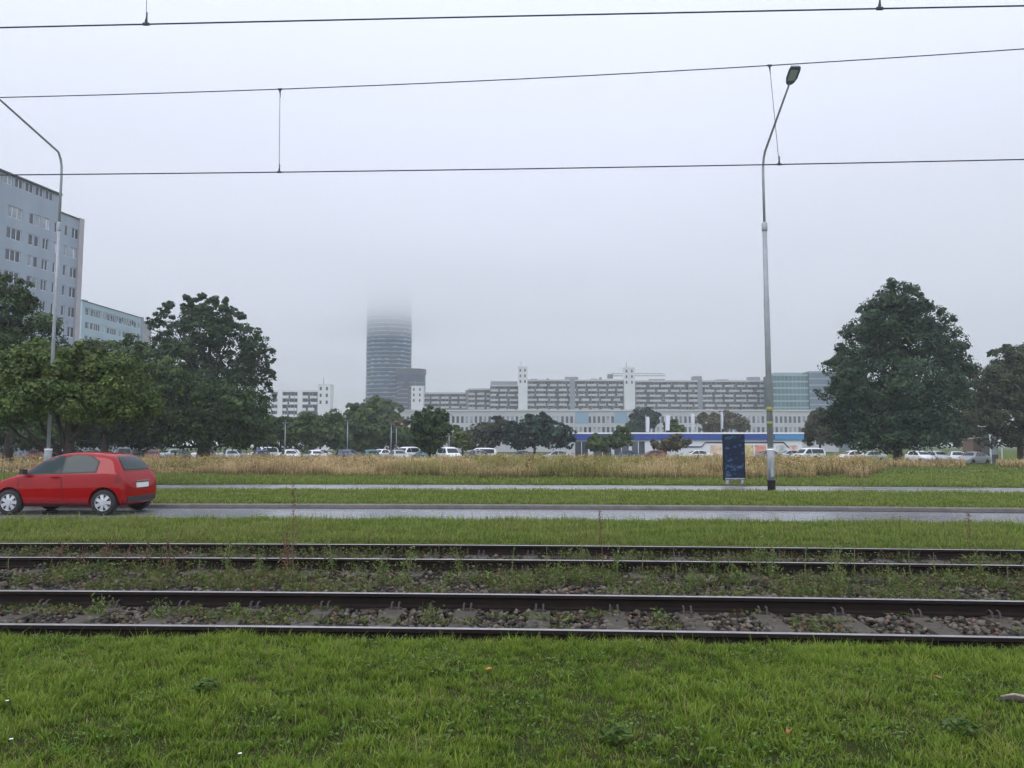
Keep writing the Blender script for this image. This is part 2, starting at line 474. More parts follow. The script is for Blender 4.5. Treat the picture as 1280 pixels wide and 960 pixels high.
ct = mixc((.130, .260, .020), (.315, .400, .055), np.clip(.25 * pn2 + .25 * pn + .5 * hue + rng.normal(0, .16, n), 0, 1)) * jit(n, .3)
dead = rng.random(n) < .04 + .10 * (cnoise(X, s, .3, 4) > .72); ct[dead] = np.array([.36, .30, .13]) * jit(dead.sum())
P = np.stack([X, s + bend(X), Z - .005], 1)
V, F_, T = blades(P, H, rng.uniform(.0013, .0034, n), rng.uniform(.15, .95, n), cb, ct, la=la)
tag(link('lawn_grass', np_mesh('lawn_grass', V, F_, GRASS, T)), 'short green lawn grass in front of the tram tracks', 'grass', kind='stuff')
# clover and plantain among it
X, s = scatter(2.6, S_LAWN, 420, .9)
k = cnoise(X, s, .35, 5) > .66; X, s = X[k], s[k]; n = len(X)
P = np.stack([X, s + bend(X), rng.uniform(.025, .06, n)], 1)
V, F_, T = leaves(P, rng.uniform(.007, .020, n), rng.uniform(.005, .010, n), mixc((.05, .11, .015), (.11, .17, .035), rng.random(n)) * jit(n), .7)
tag(link('lawn_clover', np_mesh('lawn_clover', V, F_, LEAF, T)), 'low broad leaved clover and plantain in the front lawn', 'weeds', kind='stuff')

def plantain(px, py, r, label):
    p = at_z(px, py, .02); p.z = 0
    root = empty('lawn_weed', p, 0, label, 'weed')
    n_ = 90; a = rng.uniform(0, 6.28, n_); d = r * np.sqrt(rng.random(n_))
    V, F_, T = leaves(np.stack([d * np.cos(a), d * np.sin(a), .03 + .07 * (1 - d / r) * rng.random(n_) + .02], 1), rng.uniform(.014, .034, n_), rng.uniform(.008, .015, n_), mixc((.035, .075, .010), (.085, .14, .022), rng.random(n_)), .55)
    link('foliage', np_mesh('foliage', V, F_, LEAF, T), root)
    st = MB()
    for k in range(7): st.tube([(0, 0, 0), (math.cos(k*.9) * r * .5, math.sin(k*.9) * r * .5, .06)], .0015, 4)
    st.build('stems', mat('weed_stem_green', (.12, .13, .05), .8), root)
plantain(1200, 916, .10, 'dark green leafy clump in the lawn below the dead branch')
plantain(257, 866, .08, 'dark green leafy clump in the lawn left of the fallen orange leaf')
plantain(770, 926, .08, 'green leafy clump in the lawn beside the rust red leaf')
# verge behind the tracks, and beyond the kerb
def verge_grass(name, label, s0, s1, dens, zf, h0, h1, w0, w1, tall=.03, tallh=.2, brown=.05):
    X, s = scatter(s0, s1, dens, 2.0); n = len(X)
    pn = cnoise(X, s, 1.3, 8); p2 = cnoise(X, s, .4, 9)
    H = rng.uniform(h0, h1, n) * (.6 + .8 * p2) + (rng.random(n) < tall) * rng.uniform(.3, 1, n) * tallh
    cb = mixc((.045, .065, .014), (.065, .078, .022), pn) * jit(n)
    ct = mixc((.165, .260, .034), (.285, .325, .075), np.clip(.5 * p2 + .5 * pn + rng.normal(0, .2, n), 0, 1)) * jit(n, .3)
    d = rng.random(n) < brown * (.4 + 1.6 * pn); ct[d] = np.array([.25, .20, .10]) * jit(d.sum())
    V, F_, T = blades(np.stack([X, s + bend(X), zf(s) - .01], 1), H, rng.uniform(w0, w1, n), rng.uniform(.1, .7, n), cb, ct)
    return tag(link(name, np_mesh(name, V, F_, GRASS, T)), label, 'grass', kind='stuff')
verge_grass('verge_grass', 'mown grass on the verge between tram tracks and road', S4 + .50, S_STRIP1 - .02, 760,
            lambda s: np.where(s < S_STRIP0 + .1, -.10, -.03 - .03 * (s - S_STRIP0) / (S_STRIP1 - S_STRIP0)), .05, .13, .004, .009, .04, .18, .09)
verge_grass('verge_grass', 'mown grass on the verge between the kerb and the footpath', S_KERB1 + .0, S_PATH0 + .15, 190,
            lambda s: -.045 - .025 * (s - S_KERB1) / 7.0, .06, .13, .008, .016, .02, .12, .05)
verge_grass('meadow_grass', 'short green grass at the front of the meadow beyond the footpath', S_PATH1 - .1, 46, 60,
            lambda s: -.07 - .28 * (s - S_PATH1) / 53, .08, .17, .014, .03, .02, .15, .05)

verge_grass('meadow_grass', 'green meadow grass among and beyond the dry stalks', 46, 84, 6,
            lambda s: -.07 - .28 * (s - S_PATH1) / 53, .10, .22, .03, .06, .02, .15, .05)
# dry tall grass
def field_z(s): return -.07 - .28 * (np.asarray(s) - S_PATH1) / (84 - S_PATH1)
def dry_front(px):
    return np.interp(px, [-200, 0, 180, 400, 600, 700, 900, 1080, 1095, 1110, 1300], [44, 44, 43, 41, 38, 37, 37, 36.5, 46, 58, 60])
parts = []
for (s0, s1, dens, wsc) in ((35.5, 44, 130, .85), (44, 58, 48, 1.25), (58, 82, 16, 1.8)):
    X, s = scatter(s0, s1, dens, 2.5)
    Y = s + bend(X); px = CX + F * X / Y
    k = (Y > dry_front(px) + rng.normal(0, .4, len(X)) + 1.6 * (cnoise(X, Y, 2.2, 20) - .5)) & ~((px > 1203) & (px < 1243)) & (cnoise(X, Y, 2.6, 21) > .20)
    X, s, Y, px = X[k], s[k], Y[k], px[k]; n = len(X)
    green = np.clip(np.interp(px, [0, 500, 560, 620, 760, 840, 900, 1280], [.18, .15, .35, .75, .70, .45, .12, .12]) + 1.3 * (cnoise(X, Y, 2.4, 22) - .45), 0, 1)
    patch = np.clip(cnoise(X, Y, 5.0, 23) * .6 + cnoise(X, Y, 1.1, 26) * .6 - .1, 0, 1)
    H = rng.uniform(.52, 1.02, n) * (.40 + .95 * cnoise(X, Y, 1.3, 24))
    H *= np.interp(Y - dry_front(px), [0, 1.5], [.6, 1.0])
    H *= np.interp(px, [1085, 1110], [1.0, .8])
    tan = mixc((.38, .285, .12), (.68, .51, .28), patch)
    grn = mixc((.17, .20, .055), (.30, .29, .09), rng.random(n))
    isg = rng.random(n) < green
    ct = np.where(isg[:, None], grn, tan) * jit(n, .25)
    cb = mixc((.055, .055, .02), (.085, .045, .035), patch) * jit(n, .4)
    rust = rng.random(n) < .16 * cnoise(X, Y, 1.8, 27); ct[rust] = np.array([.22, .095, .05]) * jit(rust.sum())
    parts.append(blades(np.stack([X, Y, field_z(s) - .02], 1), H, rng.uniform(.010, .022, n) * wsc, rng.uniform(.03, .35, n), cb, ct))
    # seed heads
    kk = rng.random(n) < .75; m = kk.sum()
    Ph = np.stack([X, Y, field_z(s) + H * rng.uniform(.72, 1.0, n)], 1)[kk] + rng.normal(0, .05, (m, 3)) * np.array([1, 1, .4])
    hv = leaves(Ph, rng.uniform(.035, .09, m) * wsc, rng.uniform(.007, .015, m) * wsc, (ct[kk] * rng.uniform(.9, 1.25, (m, 1))), 0)
    parts.append(hv)
# taller weeds with dark stems and leaves standing in it
X, s = scatter(36, 62, 1.1, 2.5); Y = s + bend(X); px = CX + F * X / Y
k = (Y > dry_front(px) + .3) & ~((px > 1200) & (px < 1246)) & (cnoise(X, Y, 3.0, 31) > .42); X, s, Y, px = X[k], s[k], Y[k], px[k]
per = 26; n = len(X); hh = np.repeat(rng.uniform(.65, 1.25, n), per); t = rng.uniform(.12, 1.0, n * per)
P = np.stack([np.repeat(X, per) + rng.normal(0, .07, n * per), np.repeat(Y, per) + rng.normal(0, .07, n * per), np.repeat(field_z(s), per) + t * hh], 1)
kind = np.repeat(rng.random(n), per)
low = mixc((.075, .040, .035), (.055, .065, .022), kind); top = mixc((.15, .075, .045), (.24, .24, .055), kind)
c = np.where((t > .55)[:, None], top, low) * jit(n * per, .35)
parts.append(leaves(P, rng.uniform(.04, .09, n * per), rng.uniform(.015, .03, n * per), c, 0))
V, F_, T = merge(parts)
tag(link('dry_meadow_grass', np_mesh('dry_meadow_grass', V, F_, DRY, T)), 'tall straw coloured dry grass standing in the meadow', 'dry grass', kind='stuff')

# low weeds in the ballast
parts = []
for (s0, s1, thr, dens, z, hmax) in ((S2 + .45, S3 - .12, .50, 900, -.14, .14), (S1 + .08, S2 - .1, .70, 700, -.11, .05), (S1 - .3, S1 - .05, .35, 700, -.14, .12), (S3 - .3, S4 + .4, .50, 520, -.13, .15)):
    X, s = scatter(s0, s1, dens, 1.0)
    k = cnoise(X, s * 1.6, .45, int(s0 * 7)) > thr; X, s = X[k], s[k]; n = len(X)
    if n == 0: continue
    hh = rng.uniform(.02, hmax, n); P = np.stack([X, s + bend(X), z + hh], 1)
    c = mixc((.045, .085, .016), (.13, .15, .040), rng.random(n)) * jit(n, .3)
    br = rng.random(n) < .16; c[br] = np.array([.13, .075, .04]) * jit(br.sum())
    parts.append(leaves(P, rng.uniform(.012, .034, n), rng.uniform(.006, .013, n), c, .35))
    m = n // 2
    P2 = np.stack([X[:m], s[:m] + bend(X[:m]), np.full(m, z)], 1)
    parts.append(blades(P2, rng.uniform(.05, hmax * 1.7, m), rng.uniform(.002, .004, m), rng.uniform(.1, .7, m), c[:m] * .7, c[:m] * 1.15))
V, F_, T = merge(parts)
tag(link('track_weeds', np_mesh('track_weeds', V, F_, LEAF, T)), 'low green weeds spreading through the track ballast', 'weeds', kind='stuff')

# ------------------------------------------------------------------ tall weeds, each its own plant
def weed(px, ytop, s, style, label, group=None):
    base = along(0, s, -.15)
    X = (px - CX) / F * s
    for _ in range(4): X = (px - CX) / F * (s + float(bend(X))) * 1.0
    base = along(X, s, -.15)
    h = max(.12, z_at(px, ytop, base.y) + .15)
    root = empty('weed', base, 0, label, 'weed', group)
    st = MB(); lp = []; col = []
    rust = style in ('rust', 'dock')
    nst = {'rust': 3, 'dock': 1, 'green': 4, 'thin': 1, 'bush': 7}[style]
    for i in range(nst):
        hh = h * (1 if i == 0 else rnd.uniform(.45, .9)); a = rnd.uniform(0, 6.28); lean = rnd.uniform(.02, .12) * (1 if i == 0 else 2.2)
        pts = [Vector((math.cos(a) * lean * hh * t * t + rnd.uniform(-.006, .006), math.sin(a) * lean * hh * t * t, hh * t)) for t in (0, .25, .5, .75, 1)]
        st.tube(pts, [.0055, .005, .0042, .0033, .002], 5)
        dens = {'rust': 130, 'dock': 150, 'green': 80, 'thin': 30, 'bush': 90}[style] * hh
        for _ in range(int(dens) + 8):
            t = rnd.uniform(.12, 1) if not style == 'dock' else rnd.uniform(.35, 1) ** .7
            k = min(3, int(t * 4)); p = pts[k].lerp(pts[k + 1], t * 4 - k)
            sp = {'rust': .055, 'dock': .022, 'green': .05, 'thin': .02, 'bush': .06}[style] * (1.2 - .6 * t)
            lp.append(p + Vector((rnd.gauss(0, sp), rnd.gauss(0, sp), rnd.gauss(0, sp * .6))))
            if rust and rnd.random() < .8: col.append(np.array([.12, .055, .035]) * rnd.uniform(.6, 1.6))
            else: col.append((np.array([.13, .17, .04]) if rnd.random() < .6 else np.array([.07, .11, .025])) * rnd.uniform(.7, 1.3))
    st.build('stem', mat('weed_stem_rust', (.11, .06, .035), .8) if rust else mat('weed_stem_green', (.12, .13, .05), .8), root)
    n = len(lp); sz = .014 if style in ('dock', 'thin') else .021
    V, F_, T = leaves(np.array([p[:] for p in lp]), rng.uniform(.6, 1.5, n) * sz, rng.uniform(.5, 1, n) * sz * .45, np.array(col), 0)
    link('foliage', np_mesh('foliage', V, F_, LEAF, T), root)
    return root
weed(370, 604, S3 - .35, 'dock', 'tallest rusty dock stalk between the tram tracks')
weed(362, 655, S3 - .25, 'rust', 'bushy red brown dock at the foot of the tallest stalk')
weed(752, 636, S3 - .2, 'dock', 'slender reddish dock stalk rising alone above the far track')
weed(1062, 640, S3 - .25, 'thin', 'tall thin grey green stalk in front of the far track')
weed(1037, 655, S3 - .45, 'green', 'leafy yellow green weed beside a tall thin stalk')
weed(1205, 640, S4 + .5, 'dock', 'dark dry stalk on the verge behind the far rail')
weed(943, 668, S3 - .15, 'green', 'yellow green weed with several stems against the far track')
for px, yt in ((84, 676), (112, 682), (140, 672), (165, 684), (190, 676), (215, 668), (232, 684), (60, 690)):
    weed(px, yt, S3 - .1 + rnd.uniform(-.2, .25), 'rust', 'red brown bushy weed in the thicket by the far rail', 'red brown weeds along the far track')
for px, yt in ((289, 674), (419, 678), (513, 684), (683, 676), (728, 672), (800, 684), (842, 676), (1104, 704), (1250, 704), (450, 712), (890, 690), (575, 690), (640, 680), (770, 682), (960, 680), (1000, 676), (1130, 684), (1215, 680), (330, 684), (480, 690), (20, 684), (255, 682), (910, 700), (1160, 690)):
    weed(px, yt, S3 - .3 + rnd.uniform(-.25, .2), rnd.choice(['green', 'green', 'thin']), 'single green weed standing before the dark far rail', 'green weeds along the far track')
for px, yt in ((696, 702), (505, 716), (860, 712), (1045, 708), (330, 712), (980, 718), (760, 716), (610, 716), (40, 716), (1180, 712), (100, 712), (150, 706), (200, 712), (260, 716), (400, 712), (560, 714), (650, 718), (720, 712), (810, 716), (920, 710), (1110, 716), (1240, 718)):
    weed(px, yt, S3 - .75 + rnd.uniform(-.2, .2), 'bush', 'low bushy green weed rooted in stones between the tracks', 'bushy weeds between the tracks')
for px, yt in ((137, 742), (210, 748), (540, 752), (300, 752), (820, 762)):
    weed(px, yt, S2 - .35 + rnd.uniform(-.2, .1), 'bush', 'small green weed among stones inside the nearer track', 'weeds inside the nearer track')

# ------------------------------------------------------------------ small things on the lawn
def leaf_thing(px, py, col, label, size=.05, rz=0.5):
    p = at_z(px, py, .055)
    mb = MB(); pr = [(-1, 0), (-.5, .42), (.1, .5), (.6, .28), (1, 0), (.6, -.28), (.1, -.5), (-.5, -.42)]
    mb.v = [(0, 0, .012)] + [(a * size, b * size, .03 * size * 10 * abs(b) + rnd.uniform(-.003, .003)) for a, b in pr]
    mb.f = [(0, i + 1, (i + 1) % 8 + 1) for i in range(8)]
    o = mb.build('fallen_leaf', mat('leaf_' + label[:9].strip(), col, .7, var=.3, scale=30), None, loc=p, rz=rz)
    tag(o, label, 'leaf')
leaf_thing(611, 836, (.42, .14, .03), 'orange fallen leaf lying on the lawn', .026, .3)
leaf_thing(985, 914, (.30, .07, .02), 'rust red fallen leaf lying on the lawn', .022, 1.2)
for px, py, c, lab, sz, rz in ((1172, 846, (.16, .08, .03), 'brown curled leaf in the lawn near the dead branch', .03, 2.0),):
    leaf_thing(px, py, c, lab, sz, rz)
def daisy(px, py, label):
    root = empty('daisy', at_z(px, py, .06) - Vector((0, 0, .06)), 0, label, 'flower', 'daisies in the lawn')
    MB().tube([(0, 0, 0), (.004, 0, .03), (0, 0, .058)], .0012, 5).build('stem', mat('daisy_stem', (.06, .12, .02), .7), root)
    mb = MB()
    for k in range(12):
        a = k * math.pi / 6; c, s_ = math.cos(a), math.sin(a)
        mb.add([(c*.003 - s_*.002, s_*.003 + c*.002, .06), (c*.003 + s_*.002, s_*.003 - c*.002, .06), (c*.009 + s_*.002, s_*.009 - c*.002, .062), (c*.009 - s_*.002, s_*.009 + c*.002, .062)], [(0, 1, 2, 3)])
    mb.build('petals', WHITEPL, root)
for px, py in ((14, 924), (300, 942), (9, 876)): daisy(px, py, 'tiny white daisy open in the front lawn')
p = at_z(1268, 876, .03)
root = empty('dead_branch', p, -.25, 'broken pale branch with dark bark lying in the front lawn', 'branch')
MB().tube([(-.07, 0, .02), (0, .005, .035), (.10, 0, .02), (.24, .02, .03), (.36, .0, .02)], [.005, .008, .010, .010, .008], 7).build('branch_wood', mat('pale_wood', (.26, .22, .16), .8, var=.3, scale=40), root, True)
MB().tube([(-.10, -.01, .0), (-.02, -.012, .016), (.12, -.018, .006), (.3, -.01, .01)], [.009, .016, .017, .012], 7).build('bark', BARK, root, True)

# ------------------------------------------------------------------ overhead wires
def wire_z(samples, smid):
    """fit the wire's height over X from sighted points above the track centre"""
    A = []
    for px, py in samples:
        d = ray(px, py); Y = smid
        for _ in range(6):
            X = d.x / d.y * Y; Y = smid + float(bend(X))
        A.append((X, CAMZ + d.z / d.y * Y))
    A = np.array(A); return np.poly1d(np.polyfit(A[:, 0], A[:, 1], 2 if len(A) > 3 else 1)), A
def wire(name, parent, zf, smid, rad, X0=-26, X1=26, sag=1.0):
    mb = MB(); o = Vector(parent.location)
    zlin = lambda X: zf(np.clip(X, -9, 9)) + (X - np.clip(X, -9, 9)) * zf.deriv()(np.clip(X, -9, 9)) * .6
    mb.tube([along(X, smid, float(zlin(X))) - o for X in np.linspace(X0, X1, 53)], rad, 6)
    return mb.build(name, WIRE, parent), zlin
def clamp_me():
    mb = MB(); mb.tube([(0, 0, -.008), (0, 0, .03), (.004, 0, .07), (.006, 0, .12)], [.016, .014, .008, .006], 6); mb.box(-.03, .03, -.008, .008, -.012, .014)
    return mb.mesh('wire_clamp', WIRE)
clamp_mesh = clamp_me()
near = empty('overhead_line', along(0, m1, 5.3), 0, 'overhead contact wire hung above the nearer tram track', 'overhead wire')
zf, _ = wire_z([(0, 35), (183, 29.5), (640, 20.5), (1100, 11), (1280, 7)], m1)
w1, z1 = wire('contact_wire', near, zf, m1, .0075)
zf2 = np.poly1d([0, 0, float(zf(0)) + 1.35])
w2, z2 = wire('messenger_wire', near, zf2, m1, .005)
for px in (183, 1100):
    X = x_at(px, m1, 100)
    for _ in range(4): X = (px - CX) / F * (m1 + float(bend(X))) * (at_y(0, 20, 1).x / ((0 - CX) / F))
    a = along(X, m1, float(z1(X))); b = along(X - .02, m1, float(z2(X)))
    MB().tube([a - near.location, b - near.location], .0028, 5).build('dropper', WIRE, near)
    link('wire_clamp', clamp_mesh, near, a - near.location)
far = empty('overhead_line', along(0, m2, 5.3), 0, 'pair of overhead wires joined by droppers above the farther tram track', 'overhead wire')
zc, _ = wire_z([(0, 219), (349, 214.5), (640, 211.5), (974, 206), (1280, 199)], m2)
zm, _ = wire_z([(0, 122), (350, 111), (640, 99.5), (962, 82), (1280, 61)], m2)
_, zc = wire('contact_wire', far, zc, m2, .0085)
_, zm = wire('messenger_wire', far, zm, m2, .0075)
for (pa, ya), (pb, yb) in (((350, 111), (349, 214.5)), ((962, 82), (974, 206))):
    pts = []
    for px, py in ((pa, ya), (pb, yb)):
        d = ray(px, py); Y = m2
        for _ in range(6): X = d.x / d.y * Y; Y = m2 + float(bend(X))
        pts.append(X)
    a = along(pts[0], m2, float(zm(pts[0]))); b = along(pts[1], m2, float(zc(pts[1])))
    MB().tube([a - far.location, b - far.location], .0042, 5).build('dropper', WIRE, far)
    link('wire_clamp', clamp_mesh, far, b - far.location)
    link('wire_clamp', clamp_mesh, far, a - far.location).rotation_euler = (math.pi, 0, 0)

# ------------------------------------------------------------------ street lamps
POLEP = mat('pole_paint', (0.26, 0.28, 0.29), 0.55, 0.2, var=0.15, scale=3)
BLACKP = mat('black_paint', (0.010, 0.010, 0.011), 0.9, spec=.1)
STICK = mat('yellow_sticker', (0.22, 0.225, 0.07), 0.8, spec=.2)
LAMPH = mat('lamp_housing', (0.10, 0.12, 0.13), 0.45, 0.3)
def street_lamp(base, zbend, head_px, label, stickers=False, thin=1.0):
    """column, bracket reaching over the road towards the tracks"""
    root = empty('street_lamp', base, 0, label, 'street lamp', 'street lamps on the far verge')
    zb = zbend - base.z
    MB().tube([(0, 0, -.3), (0, 0, .38)], .134, 16).build('painted_base', BLACKP, root, True)
    lo = MB().tube([(0, 0, .38), (0, 0, 1.42), (0, 0, 1.44)], [.128, .126, .105], 16).build('lower_column', POLEP, root, True)
    MB().tube([(0, 0, 1.40), (0, 0, 1.47)], .13, 16).build('band', WHITEPL, lo, True)
    MB().box(-.05, .05, -.136, -.12, .5, 1.2).build('access_door', POLEP, lo)
    zj = zb * .79
    MB().tube([(0, 0, 1.44), (0, 0, zb * .58), (0, 0, zb * .58 + .05), (0, 0, zj)], [.103 * thin, .098 * thin, .088 * thin, .082 * thin], 14).build('column', POLEP, root, True)
    MB().tube([(0, 0, zj - .02), (0, 0, zj + .02), (0, 0, zj + .28), (0, 0, zj + .32)], [.085 * thin, .105 * thin, .10 * thin, .05], 14).build('joint_sleeve', POLEP, root, True)
    # bracket: direction to the sighted lamp head, in the vertical plane across the road
    d = ray(*head_px); t = base.x / d.x
    hd = Vector((0, 0, CAMZ)) + d * t - base          # head lies straight over the road from the column
    reach, rise = -hd.y, hd.z - zb
    pts = [Vector((0, 0, zj + .3)), Vector((0, 0, zb - .5)), Vector((0, -.02, zb - .1)), Vector((0, -.10, zb + .15)), Vector((0, -.26, zb + .36))]
    end = Vector((0, -reach, hd.z)); st = pts[-1]
    pts += [st.lerp(end, k / 4) for k in (1, 2, 3, 4)]
    MB().tube(pts, [.047, .045, .043, .042, .041, .038, .036, .034, .032], 10).build('bracket_arm', POLEP, root, True)
    dr = (end - st).normalized()
    hx = MB(); L = .62
    up = Vector((1, 0, 0)).cross(dr); up = -up if up.z < 0 else up
    for k, (t_, w, h) in enumerate(((-.06, .05, .05), (.02, .13, .07), (.2, .185, .085), (.48, .19, .07), (L, .165, .05))):
        c = end + dr * t_
        for sx, sz in ((-1, -.35), (-.8, 1), (.8, 1), (1, -.35)):
            hx.v.append(tuple(c + Vector((sx * w, 0, 0)) + up * (h * sz)))
    for k in range(4):
        for j in range(4):
            hx.f.append((k*4 + j, k*4 + (j+1) % 4, (k+1)*4 + (j+1) % 4, (k+1)*4 + j))
    hx.f += [(3, 2, 1, 0), (16, 17, 18, 19)]
    hd_o = hx.build('lamp_head', LAMPH, root)
    lens = MB(); c0, c1 = end + dr * .12 - up * .034, end + dr * .52 - up * .028
    sd_ = Vector((.12, 0, 0)); lens.quad(c0 - sd_, c0 + sd_, c1 + sd_, c1 - sd_); lens.build('lamp_lens', mat('lens', (.35, .37, .38), .2), hd_o)
    if stickers:
        for z0, z1 in ((2.76, 2.93), (2.30, 2.42)):
            MB().tube([(0, 0, z0), (0, 0, z1)], .108, 14).build('sticker', STICK, root, True)
    return root
b = at_z(964.5, 614, -.08)
street_lamp(b, z_at(952.5, 205, b.y), (987, 104), 'tall grey street lamp with yellow stickers beside the dark advertising stand', True)
b2 = Vector((x_at(59.5, b.y + .9, 580), b.y + .9, -.08))
street_lamp(b2, z_at(80, 205, b2.y), (-22, 105), 'tall grey street lamp rising behind the red hatchback', thin=.6)

# ------------------------------------------------------------------ advertising stand
def ad_mat():
    m = bpy.data.materials.new('poster_print'); m.use_nodes = True; n = m.node_tree.nodes; l = m.node_tree.links; p = n['Principled BSDF']
    tc = n.new('ShaderNodeTexCoord'); mp = n.new('ShaderNodeMapping'); mp.inputs['Scale'].default_value = (1, 1, 1.6)
    v = n.new('ShaderNodeTexNoise'); v.inputs['Scale'].default_value = 5.0; v.inputs['Detail'].default_value = 3; v.inputs['Roughness'].default_value = .6
    r = n.new('ShaderNodeValToRGB'); r.color_ramp.elements[0].position = .52; r.color_ramp.elements[0].color = (.007, .014, .032, 1)
    r.color_ramp.elements[1].position = .74; r.color_ramp.elements[1].color = (.06, .12, .19, 1)
    l.new(tc.outputs['Object'], mp.inputs[0]); l.new(mp.outputs[0], v.inputs['Vector']); l.new(v.outputs[0], r.inputs[0]); l.new(r.outputs[0], p.inputs['Base Color'])
    p.inputs['Roughness'].default_value = .5; p.inputs['Specular IOR Level'].default_value = .15
    return m
bp = at_z(918, 606, -.07)
ad = empty('advertising_stand', bp, 0.02, 'upright dark blue advertising stand on short feet beside the street lamp', 'advertising stand')
hw = .43; zt = z_at(918, 543, bp.y) + .07
MB().box(-hw, hw, -.09, .09, .20, zt).build('cabinet', mat('cabinet_navy', (.008, .011, .018), .6, spec=.2), ad)
MB().box(-hw + .05, hw - .05, -.096, -.0905, .30, zt - .06).build('poster', ad_mat(), ad)
MB().box(-hw + .04, hw - .04, -.10, -.0905, .22, .275).build('lettering_strip', mat('strip_print', (.45, .47, .5), .5, col2=(.02, .03, .05), scale=22, coords='Object'), ad)
for xx in (-.3, .3):
    MB().box(xx - .05, xx + .05, -.07, .07, -.1, .20).build('foot', GALV, ad)
MB().box(-hw - .03, hw + .03, -.16, .16, -.05, .06).build('base_plate', KERBM, ad)
bb = at_z(955, 612, -.08)

# ------------------------------------------------------------------ cars
PAINT = {}
def paint(name, col):
    if name not in PAINT:
        PAINT[name] = mat('paint_' + name, col, .5, .0, spec=.03, coat=.55)
    return PAINT[name]
CGLASS = mat('car_glass', (.010, .024, .022), .06, spec=.25)
TRIM = mat('black_trim', (.018, .018, .019), .6)
RIM = mat('wheel_cover', (.48, .49, .50), .35, .6)
TAIL = mat('tail_lamp', (.13, .006, .006), .2, spec=.3)
HEAD = mat('head_lamp', (.55, .57, .58), .12)
PLATE = mat('number_plate', (.60, .61, .58), .5)

# stations: x, half width, z bottom, z belt, z top, half width top
CAR = {
 'hatch': dict(L=3.78, wr=.295, wf=.72, wb=2.46, st=[
  (0.00,.46,.30,.56,.58,.36),(0.07,.66,.22,.63,.66,.50),(0.30,.78,.20,.74,.79,.62),(0.62,.835,.20,.84,.90,.66),(0.92,.845,.20,.91,.985,.66),
  (1.12,.848,.20,.93,1.10,.63),(1.42,.85,.20,.945,1.31,.60),(1.72,.85,.20,.955,1.45,.585),(2.05,.85,.20,.965,1.515,.585),(2.45,.85,.20,.975,1.525,.585),
  (2.85,.85,.20,.99,1.505,.58),(3.15,.845,.20,1.005,1.47,.575),(3.36,.84,.21,1.015,1.42,.57),(3.50,.83,.22,1.0,1.25,.60),(3.62,.815,.24,.97,1.06,.66),(3.71,.79,.27,.86,.90,.62),(3.78,.70,.32,.66,.68,.52)],
  side=[((1.20,2.08),(.965,.985),lambda x: min(1.385, .99+ (x-1.18)*.74) ),((2.14,3.0),(.985,1.015),lambda x: 1.385-.9*max(0,x-2.58)**2)],
  rear=(.56,.44,1.05,1.36), wind=(.60,.47,1.03,1.40)),
 'sedan': dict(L=4.45, wr=.31, wf=.85, wb=2.62, st=[
  (0.00,.50,.30,.58,.60,.40),(0.08,.72,.22,.65,.68,.55),(0.40,.84,.20,.76,.80,.66),(0.85,.875,.20,.85,.90,.70),(1.20,.88,.20,.90,.95,.70),
  (1.42,.88,.20,.92,1.08,.66),(1.75,.88,.20,.93,1.31,.60),(2.05,.88,.20,.94,1.42,.58),(2.5,.88,.20,.945,1.45,.58),(2.95,.88,.20,.955,1.42,.57),
  (3.30,.875,.20,.965,1.32,.56),(3.60,.87,.21,.97,1.12,.62),(3.82,.865,.22,.96,1.02,.68),(4.15,.85,.24,.94,.98,.68),(4.34,.80,.27,.86,.90,.62),(4.45,.68,.32,.66,.68,.52)],
  side=[((1.52,2.42),(.945,.955),lambda x: min(1.37, 1.0+(x-1.50)*.70)),((2.48,3.42),(.955,.975),lambda x: 1.37-.35*max(0,x-2.8)**1.6)],
  rear=(.56,.45,1.04,1.30), wind=(.60,.47,1.02,1.36)),
 'van': dict(L=4.35, wr=.32, wf=.80, wb=2.68, st=[
  (0.00,.52,.32,.66,.70,.42),(0.08,.74,.24,.76,.80,.58),(0.35,.86,.22,.90,.96,.70),(0.75,.895,.22,.99,1.06,.72),
  (0.98,.90,.22,1.02,1.20,.70),(1.25,.90,.22,1.04,1.48,.68),(1.52,.90,.22,1.05,1.68,.68),(1.9,.90,.22,1.06,1.76,.69),(2.5,.90,.22,1.06,1.78,.69),(3.2,.90,.22,1.06,1.77,.69),
  (3.8,.895,.22,1.06,1.73,.69),(4.08,.89,.23,1.05,1.65,.69),(4.20,.88,.25,1.03,1.30,.74),(4.29,.85,.28,.90,.98,.68),(4.35,.74,.34,.70,.74,.56)],
  side=[((1.12,2.05),(1.06,1.07),lambda x: min(1.62, 1.14+(x-1.08)*.95)),((2.12,3.9),(1.07,1.08),lambda x: 1.62-.2*max(0,x-3.4)**2)],
  rear=(.62,.55,1.08,1.58), wind=(.66,.58,1.10,1.60)),
}
_h = CAR['hatch']; _k = .925
_h['st'] = [(x * _k, w, zb - .03, zl * .985, zt * .965, wt) for x, w, zb, zl, zt, wt in _h['st']]
_h.update(L=_h['L'] * _k, wf=.735, wb=2.27, side=[((a * _k, b * _k), z, (lambda f: lambda x: f(x / _k))(f)) for (a, b), z, f in _h['side']])
car_cache = {}
